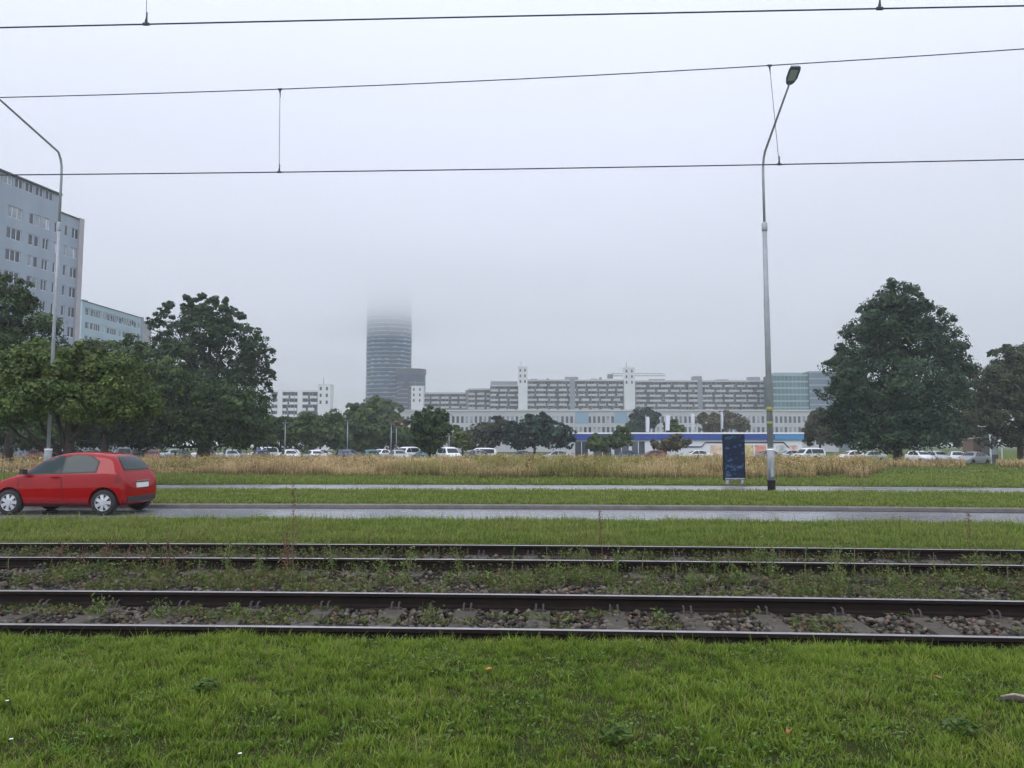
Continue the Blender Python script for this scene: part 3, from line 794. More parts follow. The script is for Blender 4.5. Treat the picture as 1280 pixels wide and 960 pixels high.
def car_meshes(kind):
    if kind in car_cache: return car_cache[kind]
    D = CAR[kind]; mb = MB(); n = None
    for (x, w, zb, zl, zt, wt) in D['st']:
        h = zl - zb
        half = [(0, zb), (w*.80, zb), (w*.95, zb+.07), (w*.995, zb+.30*h), (w*1.0, zb+.62*h), (w*.975, zl-.04), (w*.94, zl),
                (w*.94 + (wt - w*.94)*.55, zl + (zt-zl)*.52), (wt, zl+(zt-zl)*.90), (wt*.80, zt-.006), (0, zt+.012)]
        ring = half + [(-a, c) for a, c in half[-2:0:-1]]
        n = len(ring)
        mb.v += [(x, a, c) for a, c in ring]
    ns = len(D['st'])
    for i in range(ns - 1):
        for k in range(n):
            mb.f.append((i*n + k, i*n + (k+1) % n, (i+1)*n + (k+1) % n, (i+1)*n + k))
    mb.f.append(tuple(range(n))[::-1]); mb.f.append(tuple((ns-1)*n + k for k in range(n)))
    me = mb.mesh('car_body_cage'); o = link('tmp_body', me)
    m = o.modifiers.new('s', 'SUBSURF'); m.levels = 2; m.render_levels = 2
    tmp = [o]
    xf, xr = D['wf'], D['wf'] + D['wb']
    cut = MB()
    for xx in (xf, xr):
        for sy in (-1, 1):
            c = MB(); c.tube([(xx, sy*.62, D['wr']+.01), (xx, sy*1.1, D['wr']+.01)], D['wr'] + .055, 24)
            cut.add(c.v, c.f)
    co = cut.build('tmp_cut', None); tmp.append(co)
    bo = o.modifiers.new('b', 'BOOLEAN'); bo.operation = 'DIFFERENCE'; bo.object = co; bo.solver = 'EXACT'
    bpy.context.view_layer.update()
    dg = bpy.context.evaluated_depsgraph_get()
    body = bpy.data.meshes.new_from_object(o.evaluated_get(dg))
    body.name = 'car_body_' + kind
    bm = bmesh.new(); bm.from_mesh(body); bm.normal_update()
    bmesh.ops.recalc_face_normals(bm, faces=bm.faces)
    bvh = BVHTree.FromBMesh(bm)
    sharp = set(e.index for e in bm.edges if len(e.link_faces) == 2 and e.calc_face_angle(0) > R(50))
    bm.to_mesh(body); bm.free()
    body.polygons.foreach_set('use_smooth', [True] * len(body.polygons))
    for e in body.edges:
        if e.index in sharp: e.use_edge_sharp = True
    for t in tmp: bpy.data.objects.remove(t)
    out = {'body': body}
    def patch(name, grid_pts, direction, off, mtl):
        rows = len(grid_pts); cols = len(grid_pts[0]); q = MB()
        for row in grid_pts:
            for p in row:
                hit = bvh.ray_cast(Vector(p), direction)
                loc = hit[0]
                if loc is None or (loc - Vector(p)).length > 12 or (abs(direction.y) > .5 and abs(loc.y) < .30):
                    pn = Vector(p)
                    if abs(direction.y) > .5: pn.y = math.copysign(.62, pn.y)
                    else: pn.x = min(max(pn.x, .1), D['L'] - .1)
                    loc = bvh.find_nearest(pn)[0]
                q.v.append(tuple(loc - direction * off))
        for i in range(rows - 1):
            for k in range(cols - 1):
                q.f.append((i*cols + k, i*cols + k + 1, (i+1)*cols + k + 1, (i+1)*cols + k))
        return q.mesh(name, mtl, True)
    def side_patch(name, x0, x1, zl0, zl1, ztf, off, mtl, sy, grow=0.0, nx=15, nz=6):
        g = []
        for j in range(nz):
            row = []
            for i in range(nx):
                t = i / (nx - 1); x = (x0 - grow) + (x1 - x0 + 2*grow) * t
                zl = zl0 + (zl1 - zl0) * t - grow; zh = max(zl + .03, ztf(min(max(x, x0), x1)) + grow)
                row.append((x, sy * 2.0, zl + (zh - zl) * j / (nz - 1)))
            g.append(row if sy < 0 else row[::-1])
        return patch(name, g, Vector((0, -sy, 0)), off, mtl)
    out['side'] = []
    for (x0, x1), (za, zb_), fn in D['side']:
        for sy in (-1, 1):
            out['side'].append((side_patch('window', x0, x1, za, zb_, fn, .009, CGLASS, sy), side_patch('window_frame', x0, x1, za, zb_, fn, .004, TRIM, sy, .028)))
    def end_patch(name, wb, wt, z0, z1, xs, dr, off, mtl, grow=0.0):
        g = []
        for j in range(6):
            t = j / 5; z = z0 - grow + (z1 - z0 + 2*grow) * t; w = wb + (wt - wb) * t + grow
            row = [(xs, w * (2*i/10 - 1) * (1 if dr > 0 else -1) * -1, z) for i in range(11)]
            g.append(row)
        return patch(name, g, Vector((dr, 0, 0)), off, mtl)
    out['rear'] = (end_patch('rear_window', *D['rear'], 8.0, -1, .010, CGLASS), end_patch('window_frame', *D['rear'], 8.0, -1, .005, TRIM, .02))
    out['wind'] = end_patch('windscreen', *D['wind'], -4.0, 1, .008, CGLASS)
    out['tail'] = [side_patch('tail_light', D['L'] - .22, D['L'] - .10, D['st'][-3][3] - .22, D['st'][-3][3] - .20, lambda x: D['st'][-3][3] + .03, .008, TAIL, sy, 0, 5, 5) for sy in (-1, 1)]
    hz = D['st'][2][3]
    out['headl'] = [side_patch('headlight', .10, .42, hz - .16, hz - .05, lambda x: hz - .04 + (x - .1) * .22, .008, HEAD, sy, 0, 7, 4) for sy in (-1, 1)]
    # lower sill and bumper trim
    out['sill'] = [side_patch('sill_trim', xf + .36, xr - .36, .20, .20, lambda x: .275, .006, TRIM, sy, 0, 8, 3) for sy in (-1, 1)]
    # wheel
    r = D['wr']; ty = MB(); prof = [(-.09, r*.66), (-.095, r*.9), (-.07, r), (.07, r), (.095, r*.9), (.09, r*.66)]
    N = 28
    for k in range(N):
        a = 2*math.pi*k/N
        for (yy, rr) in prof: ty.v.append((math.cos(a)*rr, yy, math.sin(a)*rr))
    for k in range(N):
        for j in range(5):
            ty.f.append((k*6 + j, k*6 + j + 1, ((k+1) % N)*6 + j + 1, ((k+1) % N)*6 + j))
    out['tyre'] = ty.mesh('tyre', RUBBER, True)
    ri = MB(); ri.tube([(0, -.055, 0), (0, .05, 0)], r*.67, 24)
    out['rimback'] = ri.mesh('rim_back', mat('rim_dark', (.02, .02, .022), .6))
    sp = MB()
    for k in range(7):
        a = 2*math.pi*k/7; c, s_ = math.cos(a), math.sin(a)
        def P(rr, tt, yy): return (c*rr - s_*tt, yy, s_*rr + c*tt)
        sp.add([P(.04, -.032, -.09), P(.04, .032, -.09), P(r*.64, .042, -.075), P(r*.64, -.042, -.075), P(.04, -.032, -.05), P(.04, .032, -.05), P(r*.64, .042, -.05), P(r*.64, -.042, -.05)],
               [(0,3,2,1),(4,5,6,7),(0,1,5,4),(1,2,6,5),(2,3,7,6),(3,0,4,7)])
    sp.tube([(0, -.10, 0), (0, -.05, 0)], .06, 14)
    ring = [(math.cos(2*math.pi*k/24)*r*.66, -.075, math.sin(2*math.pi*k/24)*r*.66) for k in range(25)]
    sp.tube(ring, .014, 6, False)
    out['rim'] = sp.mesh('rim', RIM)
    mi = MB(); mi.add([(-.07,-.02,-.05),(.05,-.02,-.06),(.06,-.20,-.05),(-.05,-.19,-.05),(-.06,-.02,.06),(.04,-.02,.06),(.05,-.20,.07),(-.03,-.19,.07)], [(0,3,2,1),(4,5,6,7),(0,1,5,4),(1,2,6,5),(2,3,7,6),(3,0,4,7)])
    out['mirror'] = mi.mesh('mirror', TRIM)
    car_cache[kind] = out
    return out
def car(kind, pname, pcol, loc, rz, label, group=None, name='parked_car', detail=True):
    o = car_meshes(kind); D = CAR[kind]; L = D['L']
    root = empty(name, loc, rz, label, 'car', group)
    off = (-L / 2, 0, 0)
    if not o['body'].materials: o['body'].materials.append(TRIM)
    bo_ = link('body', o['body'], root, off)
    bo_.material_slots[0].link = 'OBJECT'; bo_.material_slots[0].material = paint(pname, pcol)
    for gl, frm in o['side']:
        w = link('window', gl, root, off)
        if detail: link('window_frame', frm, w)
    w = link('rear_window', o['rear'][0], root, off)
    if detail: link('window_frame', o['rear'][1], w)
    link('windscreen', o['wind'], root, off)
    for t in o['tail']: link('tail_light', t, root, off)
    for t in o['headl']: link('headlight', t, root, off)
    for xx in (D['wf'], D['wf'] + D['wb']):
        for sy in (-1, 1):
            w = link('wheel', o['rimback'], root, (xx - L/2, sy * .74, D['wr']), 0 if sy < 0 else math.pi)
            link('tyre', o['tyre'], w)
            if detail: link('rim', o['rim'], w)
    if detail:
        for t in o['sill']: link('sill_trim', t, root, off)
    return root, o

# the red hatchback on the road
pw = at_z(132.5, 644, Z_ROAD)
D = CAR['hatch']; Xr = pw.x; Yn = pw.y
cx = Xr - (D['wf'] + D['wb'] - D['L'] / 2)
rc, om = car('hatch', 'red', (.23, .002, .003), (cx, Yn + .80, Z_ROAD), 0, 'red three door hatchback driving along the wet road', None, 'red_car')
rc.rotation_euler = (0, 0, -.05)
L = D['L']
for sy, rz in ((-1, 0), (1, math.pi)):
    link('mirror', om['mirror'], rc, (1.11 - L/2, sy * .80, 1.0), rz)
MB().box(1.88 - L/2 - .13, 1.88 - L/2 + .07, -.872, -.85, .865, .895).build('door_handle', paint('red', ()), rc)
MB().box(1.88 - L/2 - .13, 1.88 - L/2 + .07, .85, .872, .865, .895).build('door_handle', paint('red', ()), rc)
for x0 in (.95, 2.0):   # door shut lines
    MB().tube([(x0 - L/2, -.853, .90), (x0 + .0 - L/2, -.858, .6), (x0 + .05 - L/2, -.848, .30)], .004, 5).build('door_gap', TRIM, rc)
MB().box(L/2 - .02, L/2 + .012, -.26, .26, .62, .735).build('number_plate', PLATE, rc)
MB().box(L/2 - .10, L/2 + .004, -.62, .62, .30, .42).build('bumper_trim', TRIM, rc)
MB().box(L/2 - .09, L/2 + .01, -.30, .30, .765, .79).build('tailgate_strip', mat('chrome', (.6, .6, .6), .2, .9), rc)
MB().tube([(L/2 - .17, .02, 1.06), (L/2 - .215, .22, 1.12), (L/2 - .235, .38, 1.14)], .010, 6).build('wiper', TRIM, rc)
for yy in (-.36, .36):
    MB().box(-.1 - .0, .18, yy - .2, yy + .2, .45, .98).build('seat', mat('seat_cloth', (.05, .05, .055), .9), rc)

# parked cars
cols = [('white', (.62, .63, .63)), ('silver', (.36, .38, .39)), ('grey', (.12, .125, .13)), ('black', (.014, .015, .017)), ('blue', (.025, .05, .14)), ('white', (.62, .63, .63)), ('silver', (.36, .38, .39)), ('darkred', (.16, .015, .02)), ('teal', (.03, .12, .12))]
colname = {'darkred': 'dark red', 'teal': 'teal green'}
kindname = {'hatch': 'hatchback', 'sedan': 'saloon', 'van': 'people carrier'}
seen = {}
def parked(px, Y, kind, ci, rz, where, gname, z=None):
    cn, cc = cols[ci]
    lab = '%s %s parked %s' % (colname.get(cn, cn), kindname[kind], where)
    x = x_at(px, Y, 562)
    r_, _ = car(kind, cn, cc, (x, Y, -.42 if z is None else z), rz, lab, gname, detail=False)
    return r_
def row(px0, px1, Y, where, gname, step, ang):
    px = px0
    while px < px1:
        k = rnd.choice(['hatch', 'hatch', 'sedan', 'sedan', 'van'])
        parked(px, Y + rnd.uniform(-.5, .5), k, rnd.randrange(len(cols)), ang + rnd.uniform(-.06, .06) + (math.pi if rnd.random() < .4 else 0), where, gname)
        px += step * rnd.uniform(.9, 1.35)
row(-30, 600, 87, 'in the front row behind the dry grass', 'cars in the front row of the car park', 30, R(118))
row(-10, 585, 100, 'in the second row by the car park trees', 'cars in the second row of the car park', 34, R(65))
for px, Y, k, ci, rz, wh in ((1010, 96, 'van', 5, R(20), 'at the right end of the blue fronted shop'), (1062, 92, 'hatch', 0, R(10), 'under the big conical tree'), (1085, 92, 'sedan', 1, R(15), 'under the big conical tree'),
                             (1150, 88, 'hatch', 5, R(100), 'under the big conical tree'), (1172, 88, 'hatch', 1, R(95), 'under the big conical tree'), (1196, 84, 'sedan', 0, R(70), 'under the big conical tree'), (1215, 80, 'sedan', 1, R(30), 'beside the small brown hut'),
                             (985, 104, 'hatch', 6, R(5), 'in front of the blue fronted shop'), (958, 104, 'sedan', 2, R(0), 'in front of the blue fronted shop'), (815, 100, 'hatch', 7, R(5), 'in front of the blue fronted shop'),
                             (783, 101, 'sedan', 4, R(0), 'in front of the blue fronted shop'), (870, 103, 'sedan', 5, R(0), 'in front of the blue fronted shop'), (600, 96, 'van', 0, R(5), 'among the small round trees'), (650, 97, 'sedan', 2, R(5), 'among the small round trees'), (695, 96, 'sedan', 1, R(0), 'among the small round trees')):
    parked(px, Y, k, ci, rz, wh, 'cars parked by the shop and trees', -.55)

# ------------------------------------------------------------------ trees
def tree(name, label, base, lobes, leafL, n_leaf, cols, group=None, trunk_r=.2, trunk_h=None, clump=.7, inner=.25, limbs=True, droop=.0):
    """lobes: (x,y,z,rx,ry,rz) world; leaves are spread in clumps through the lobes"""
    root = empty(name, base, 0, label, 'tree', group)
    b = np.array(base)
    vol = np.array([(l[3]*l[4]*l[5]) ** (2/3) for l in lobes]); vol /= vol.sum()
    Ps, Cs, Ns, Ls = [], [], [], []
    for l, f in zip(lobes, vol):
        c = np.array(l[:3]); rad = np.array(l[3:6])
        nl = max(170, int(n_leaf * f)); per = 42
        nc = max(4, nl // per)
        d = rng.normal(size=(nc, 3)); d /= np.linalg.norm(d, axis=1)[:, None]
        isin = rng.random(nc) < inner
        rr = np.where(isin, rng.uniform(.05, .62, nc), rng.uniform(.66, .98, nc))
        cc = c + d * rad * rr[:, None]
        hue = rng.random(nc)
        ccol = mixc(cols[0], cols[1], hue) * jit(nc, .30)
        rc_ = min(clump, .75 * rad.min()) * rng.uniform(.7, 1.5, (nc, 1, 1))
        q = rng.normal(size=(nc, per, 3)); q /= np.linalg.norm(q, axis=2)[..., None]
        q = q + .55 * d[:, None, :] + np.array([0, 0, .35]); q /= np.linalg.norm(q, axis=2)[..., None]
        nr = q + .45 * rng.normal(size=q.shape) + np.array([0, 0, .3])
        q = q * rng.uniform(.55, 1.06, (nc, per, 1)) * np.array([1, 1, .72]) * rc_
        q[..., 2] -= droop * (np.abs(q[..., 0]) + np.abs(q[..., 1]))
        Ps.append((cc[:, None] + q).reshape(-1, 3)); Ns.append(nr.reshape(-1, 3))
        Cs.append(np.repeat(ccol, per, 0)); Ls.append(np.repeat(np.where(isin, 1.7, 1.0), per))
    P = np.concatenate(Ps) - b; col = np.concatenate(Cs) * jit(len(P), .22); N_ = np.concatenate(Ns); LS = np.concatenate(Ls)
    k = P[:, 2] > .25; P, col, N_, LS = P[k], col[k], N_[k], LS[k]; n = len(P)
    sz = rng.uniform(.7, 1.35, n) * leafL * LS
    V, F_, T = leaves_n(P, N_, sz, sz * rng.uniform(.45, .75, n), col)
    link('crown', np_mesh('crown', V, F_, LEAF, T), root)
    th = trunk_h or (max(l[2] for l in lobes) - b[2]) * .75
    tr = MB(); tr.tube([(0, 0, -.3), (.02, 0, th*.15), (trunk_r*.3, .05, th*.5), (0, 0, th)], [trunk_r*1.25, trunk_r, trunk_r*.75, trunk_r*.25], 9)
    if limbs:
        for l in [l for l in lobes if l[3] > .9]:
            e = Vector(l[:3]) - Vector(b); t0 = rnd.uniform(.25, .6); s0 = Vector((0, 0, min(th * t0, max(.5, e.z * .7))))
            m_ = s0.lerp(e, .5) + Vector((0, 0, -.1 * (e - s0).length))
            tr.tube([s0, m_, e, e + Vector((rnd.uniform(-.4, .4), 0, l[5] * .5))], [trunk_r*.45, trunk_r*.3, trunk_r*.16, .02], 6)
    tr.build('trunk', BARK, root, True)
    return root
def lob(Y, items, dep=.85, jy=.0, frill=4):
    out = []
    for (px, py, rx, ry) in items:
        Yj = Y + jy * rnd.uniform(-1, 1)
        c = at_y(px, py, Yj); sc = Yj / F
        out.append((c.x, c.y, c.z, rx * sc * .90, rx * sc * dep * .9, ry * sc * .90))
        for _ in range(frill):
            a = rnd.uniform(-.35, math.pi + .35); e = rnd.uniform(.80, 1.02); k = rnd.uniform(.20, .40)
            b_ = at_y(px + rx * e * math.cos(a), py - ry * e * math.sin(a), Yj + rnd.uniform(-.8, .5) * rx * sc * dep)
            r_ = max(min(rx, ry) * k, 3.5) * sc
            out.append((b_.x, b_.y, b_.z, r_ * rnd.uniform(.9, 1.5), r_, r_ * rnd.uniform(.7, 1.1)))
    return out
DG = ((.022, .048, .012), (.052, .086, .020))      # dark greens
MG = ((.032, .066, .014), (.080, .120, .026))
LG = ((.042, .078, .014), (.108, .140, .028))
BG = ((.016, .040, .026), (.030, .060, .034))      # blue green
OG = ((.050, .060, .030), (.075, .080, .038))      # olive grey
def gz(Y): return -.1 if Y < 36 else max(-.6, -.07 - .28 * (Y - 31) / 53)
def tree_px(name, label, Y, items, leafL, n, cols, trunk_px=None, group=None, tr=.2, jy=.0, extra=(), **kw):
    tx = trunk_px if trunk_px is not None else items[0][0]
    base = (x_at(tx, Y, 560), Y, gz(Y))
    return tree(name, label, base, lob(Y, items, jy=jy) + list(extra), leafL, n, cols, group, tr, **kw)

# left: spreading light green tree next to the lamp
tree_px('lime_tree', 'spreading light green tree with a dark trunk behind the red hatchback', 30.5, [(85, 470, 62, 34), (30, 480, 60, 38), (-35, 480, 60, 42), (138, 482, 48, 34), (60, 450, 45, 24), (120, 456, 36, 20), (170, 505, 26, 22), (10, 512, 60, 20), (120, 512, 50, 18)], .075, 42000, LG, 84, tr=.24, jy=1.2, clump=.45, trunk_h=3.4, extra=lob(27.0, [(62, 492, 34, 20), (92, 505, 30, 18), (35, 505, 30, 16), (70, 462, 18, 10)], .55))
tree_px('dark_tree', 'tall dark green tree standing against the grey blue apartment block', 52, [(20, 415, 50, 48), (-20, 400, 45, 55), (48, 430, 34, 32), (10, 378, 28, 30), (60, 468, 36, 32), (0, 470, 60, 40), (-40, 450, 50, 60), (10, 520, 60, 30), (-40, 530, 50, 26), (45, 545, 40, 16)], .11, 22000, DG, 10, tr=.3, jy=1.5, clump=.6)
tree_px('dark_tree', 'broad dark tree filling the gap below the pale blue apartment block', 62, [(150, 470, 52, 42), (105, 480, 44, 42), (190, 490, 46, 40), (150, 520, 70, 34), (95, 525, 60, 34), (40, 520, 60, 36), (125, 448, 30, 24), (175, 460, 30, 24)], .13, 26000, MG, 130, tr=.3, jy=2, clump=.75)
tree_px('alder_tree', 'tallest upright tree with spiky open top at the car park edge', 70, [(255, 436, 36, 42), (228, 438, 28, 38), (290, 444, 28, 38), (250, 415, 22, 24), (275, 415, 20, 22), (240, 397, 14, 22), (262, 394, 16, 20), (208, 402, 9, 22), (197, 425, 12, 30), (234, 384, 6, 14), (252, 381, 5, 13), (266, 384, 6, 12), (280, 388, 5, 14), (300, 404, 7, 15), (212, 392, 5, 13), (193, 405, 6, 15), (288, 402, 14, 16), (312, 430, 18, 22), (322, 455, 18, 30), (265, 480, 62, 46), (215, 470, 36, 44), (305, 500, 34, 40), (334, 478, 9, 18), (318, 437, 12, 10)], .115, 42000, ((.024, .052, .022), (.060, .092, .036)), 258, tr=.3, jy=2, clump=.5, trunk_h=13, inner=.12)
tree_px('dark_tree', 'rounded dark tree below the tallest upright tree', 64, [(245, 505, 60, 44), (290, 520, 48, 36), (205, 520, 48, 36), (255, 540, 80, 24), (318, 535, 30, 26), (180, 545, 40, 20)], .13, 24000, DG, 250, tr=.25, jy=1.5, clump=.75)
for px, cl, lab in ((-10, DG, 'dark shrub filling under the trees at the edge of the car park'), (75, DG, 'dark shrub behind the spreading light green tree'), (165, DG, 'dark shrub beneath the broad dark tree'), (300, DG, 'dark shrub beneath the tallest upright tree')):
    tree_px('shrub', lab, 70 if px < 100 else 106, [(px, 540, 50, 22), (px - 35, 545, 30, 17), (px + 35, 544, 32, 18), (px, 522, 30, 14)], .14 if px < 100 else .2, 9000, cl, tr=.15, jy=1.0, clump=.9, limbs=False)
# hedge-like trees right of it
for i, (items, Y, cl, lab) in enumerate([
    ([(350, 540, 24, 22), (372, 538, 22, 22), (335, 545, 20, 18), (385, 552, 20, 12)], 105, MG, 'low rounded tree below the white apartment block with balconies'),
    ([(400, 540, 24, 20), (418, 538, 20, 18), (424, 552, 22, 12)], 112, MG, 'small dense tree below the white stair tower of the left block'),
    ([(447, 535, 22, 26), (430, 542, 18, 20), (462, 530, 18, 24), (470, 545, 20, 16), (450, 553, 34, 11)], 120, MG, 'dense green tree directly below the cloud topped tower'),
    ([(470, 512, 20, 14), (452, 520, 16, 14), (486, 520, 14, 16)], 180, MG, 'pale distant tree rising at the foot of the cloud topped tower'),
    ([(490, 545, 16, 18), (500, 538, 12, 14)], 125, ((.07, .07, .025), (.11, .09, .03)), 'yellowing tree at the corner of the long low building'),
    ([(537, 540, 24, 20), (530, 528, 16, 14), (548, 530, 16, 14), (540, 556, 18, 12)], 74, DG, 'round dark bushy tree standing alone in front of the parked cars'),
    ([(608, 545, 20, 16), (622, 540, 18, 16), (592, 550, 12, 12)], 110, ((.035, .05, .028), (.06, .075, .035)), 'grey green rounded tree before the long low building'),
    ([(668, 540, 26, 20), (650, 545, 22, 17), (690, 545, 20, 18), (672, 528, 16, 10), (708, 548, 10, 14)], 108, BG, 'largest blue green round tree left of the blue fronted shop'),
    ([(758, 553, 22, 9), (744, 556, 14, 8), (780, 547, 8, 14)], 106, MG, 'low bushy tree in front of the left part of the shop'),
    ([(832, 556, 18, 7), (848, 553, 12, 8)], 107, ((.06, .055, .025), (.10, .085, .035)), 'low brownish bush in front of the middle of the shop'),
    ([(515, 550, 18, 13), (502, 545, 12, 14)], 118, MG, 'small tree between the yellowing tree and the round dark tree'),
    ([(578, 552, 14, 10), (570, 546, 8, 12)], 104, LG, 'small light green bush beside the round dark tree'),
    ([(803, 530, 14, 18), (795, 540, 12, 14), (812, 522, 10, 10)], 190, BG, 'dark upright tree behind the shop roof beside the low building'),
    ([(888, 530, 16, 12), (905, 528, 16, 12), (920, 532, 14, 10)], 190, ((.070, .060, .028), (.085, .085, .036)), 'reddish brown tree behind the shop roof'),
    ([(842, 535, 10, 8), (850, 545, 10, 10)], 135, LG, 'small light green tree by the white banner'),
    ([(1025, 535, 14, 20), (1045, 540, 18, 20), (1012, 545, 10, 14)], 115, OG, 'grey olive tree at the right end of the long low building'),
    ([(1225, 500, 24, 34), (1212, 525, 22, 30), (1200, 540, 24, 20)], 92, OG, 'dull olive tree between the big conical tree and the right tree'),
]):
    tot = sum(a[2] * a[3] for a in items)
    tree_px('distant_tree' if Y > 100 else 'round_tree', lab, Y, items, .0022 * Y, int(3.2 * tot + 1500), cl, tr=.18, jy=1.0, clump=.008 * Y, limbs=False)
# right
tree_px('conical_tree', 'big dense conical blue green tree right of the street lamp', 70, [
    (1120, 376, 26, 22), (1094, 392, 18, 18), (1148, 382, 14, 14), (1120, 406, 38, 28), (1082, 416, 26, 20), (1166, 402, 22, 18), (1125, 440, 54, 34), (1070, 448, 26, 20), (1180, 430, 24, 22), (1052, 460, 20, 18), (1198, 438, 12, 10), (1192, 460, 22, 18),
    (1120, 480, 72, 36), (1066, 495, 32, 30), (1182, 490, 30, 24), (1115, 525, 70, 34), (1062, 530, 28, 30), (1168, 535, 42, 24), (1110, 550, 66, 14), (1206, 500, 12, 10)], .135, 68000, ((.016, .042, .020), (.050, .090, .040)), 1122, tr=.35, jy=2.6, clump=.75, inner=.2)
tree_px('olive_tree', 'broad grey olive tree at the right beside the big conical tree', 76, [(1265, 470, 36, 30), (1300, 475, 50, 40), (1250, 500, 36, 32), (1290, 520, 50, 36), (1240, 480, 18, 18), (1258, 448, 22, 14), (1285, 445, 26, 14), (1245, 525, 22, 18), (1268, 540, 30, 22), (1300, 545, 40, 20), (1238, 548, 14, 12)], .13, 30000, ((.036, .054, .024), (.066, .080, .034)), 1275, tr=.28, jy=2, clump=.7)

# ------------------------------------------------------------------ buildings
def facade(mb, W, Hh, rects, depth=.14, z0=0.0):
    """wall in the plane y=0 facing -y with recessed openings; rects (x0,x1,z0,z1)"""
    xs = sorted(set([0, W] + [r[0] for r in rects] + [r[1] for r in rects])); zs = sorted(set([z0, Hh] + [r[2] for r in rects] + [r[3] for r in rects]))
    xi = {v: i for i, v in enumerate(xs)}; zi = {v: i for i, v in enumerate(zs)}
    hole = set()
    for r in rects:
        for i in range(xi[r[0]], xi[r[1]]):
            for j in range(zi[r[2]], zi[r[3]]): hole.add((i, j))
    for j in range(len(zs) - 1):
        i = 0
        while i < len(xs) - 1:
            if (i, j) in hole: i += 1; continue
            k = i
            while k < len(xs) - 1 and (k, j) not in hole: k += 1
            mb.quad((xs[i], 0, zs[j]), (xs[k], 0, zs[j]), (xs[k], 0, zs[j+1]), (xs[i], 0, zs[j+1])); i = k
    for x0, x1, a, b in rects:
        mb.quad((x0, 0, a), (x1, 0, a), (x1, depth, a), (x0, depth, a)); mb.quad((x0, depth, b), (x1, depth, b), (x1, 0, b), (x0, 0, b))
        mb.quad((x0, 0, b), (x0, 0, a), (x0, depth, a), (x0, depth, b)); mb.quad((x1, 0, a), (x1, 0, b), (x1, depth, b), (x1, depth, a))
win_cache = {}
def window_obj(root, x0, x1, z0, z1, y, panes, fmat, fkey):
    w, h = x1 - x0, z1 - z0; key = (round(w, 2), round(h, 2), panes, fkey)
    if key not in win_cache:
        f = MB(); t = .07
        f.box(0, w, 0, .06, 0, t); f.box(0, w, 0, .06, h - t, h); f.box(0, t, .002, .058, t, h - t); f.box(w - t, w, .002, .058, t, h - t)
        for k in range(1, panes): f.box(w*k/panes - t*.6, w*k/panes + t*.6, .002, .058, t, h - t)
        g = MB(); g.quad((t*.5, .03, t*.5), (w - t*.5, .03, t*.5), (w - t*.5, .03, h - t*.5), (t*.5, .03, h - t*.5))
        win_cache[key] = (f.mesh('window', fmat), g.mesh('pane', GLASS), g.mesh('pane', GLASSV))
    f, g, g2 = win_cache[key]
    o = link('window', f, root, (x0, y, z0)); link('pane', g2 if rnd.random() < .22 else g, o)
    return o
def apartment(name, label, A, B, Hh, depth, wallm, endm, trimm, cols, attic=None, storey=2.8, nst=11, z_off=1.0, endw=1.3, roofx=None, lower=None, roof0=-.1):
    """A near end, B far end of the facade (world xy); facade faces to the right of A->B"""
    a, b = Vector(A), Vector(B); d = (b - a); W = d.length; ang = math.atan2(d.y, d.x)
    root = empty(name, (a.x, a.y, -.5), ang, label, 'apartment block')
    rects = []
    for k in range(nst):
        z0 = z_off + k * storey
        for (x0, x1, h0, h1, pn) in cols:
            rects.append((round(x0, 3), round(x1, 3), round(z0 + h0, 3), round(z0 + h1, 3), pn))
    att = []
    if attic:
        for (x0, x1, h0, h1, pn) in attic: att.append((round(x0, 3), round(x1, 3), h0, h1, pn))
    allr = rects + att
    mb = MB(); facade(mb, W - endw, Hh, [r[:4] for r in allr])
    mb.quad((0, depth, 0), (0, 0, 0), (0, 0, Hh), (0, depth, Hh)); mb.quad((W - endw, depth, 0), (0, depth, 0), (0, depth, Hh), (W - endw, depth, Hh)); mb.quad((0, 0, Hh), (W - endw, 0, Hh), (W - endw, depth, Hh), (0, depth, Hh))
    wl_ = mb.build('wall', wallm, root)
    back = MB(); back.box(.2, W - endw - .01, .26, depth - .2, .2, Hh - .2); back.build('interior', mat('dark_interior', (.02, .02, .022), .9), root)
    MB().box(W - endw + .003, W, -.22, depth, 0, Hh + .25).build('end_wall', endm, root)
    for (x0, x1, h0, h1, pn) in allr:
        window_obj(root, x0, x1, h0, h1, .10, pn, trimm, trimm.name)
    MB().box(roof0, W - endw, -.14, depth + .1, Hh + .002, Hh + .16).build('roof', mat('roof_felt', (.07, .07, .075), .9), root)
    if lower:
        MB().box(0, W - endw, -.05, -.004, 0, lower).build('plinth_cladding', mat('pink_render', (.34, .30, .31), .85), root)
    if roofx:
        for (x0, x1, y0, y1, h) in roofx:
            pr = MB(); pr.box(x0, x1, y0, y1, Hh + .17, Hh + .17 + h); pr.build('rooftop_house', endm, root)
    return root
BLUEW = mat('blue_grey_render', (.25, .295, .33), .85, var=.10, scale=.25, streak=(1, 1, .25))
PALEB = mat('pale_blue_render', (.32, .41, .45), .85, var=.08, scale=.25)
ENDW = mat('end_render', (.33, .32, .32), .85, var=.06, scale=.4)
FRAMEW = mat('window_frame_white', (.62, .64, .65), .6)

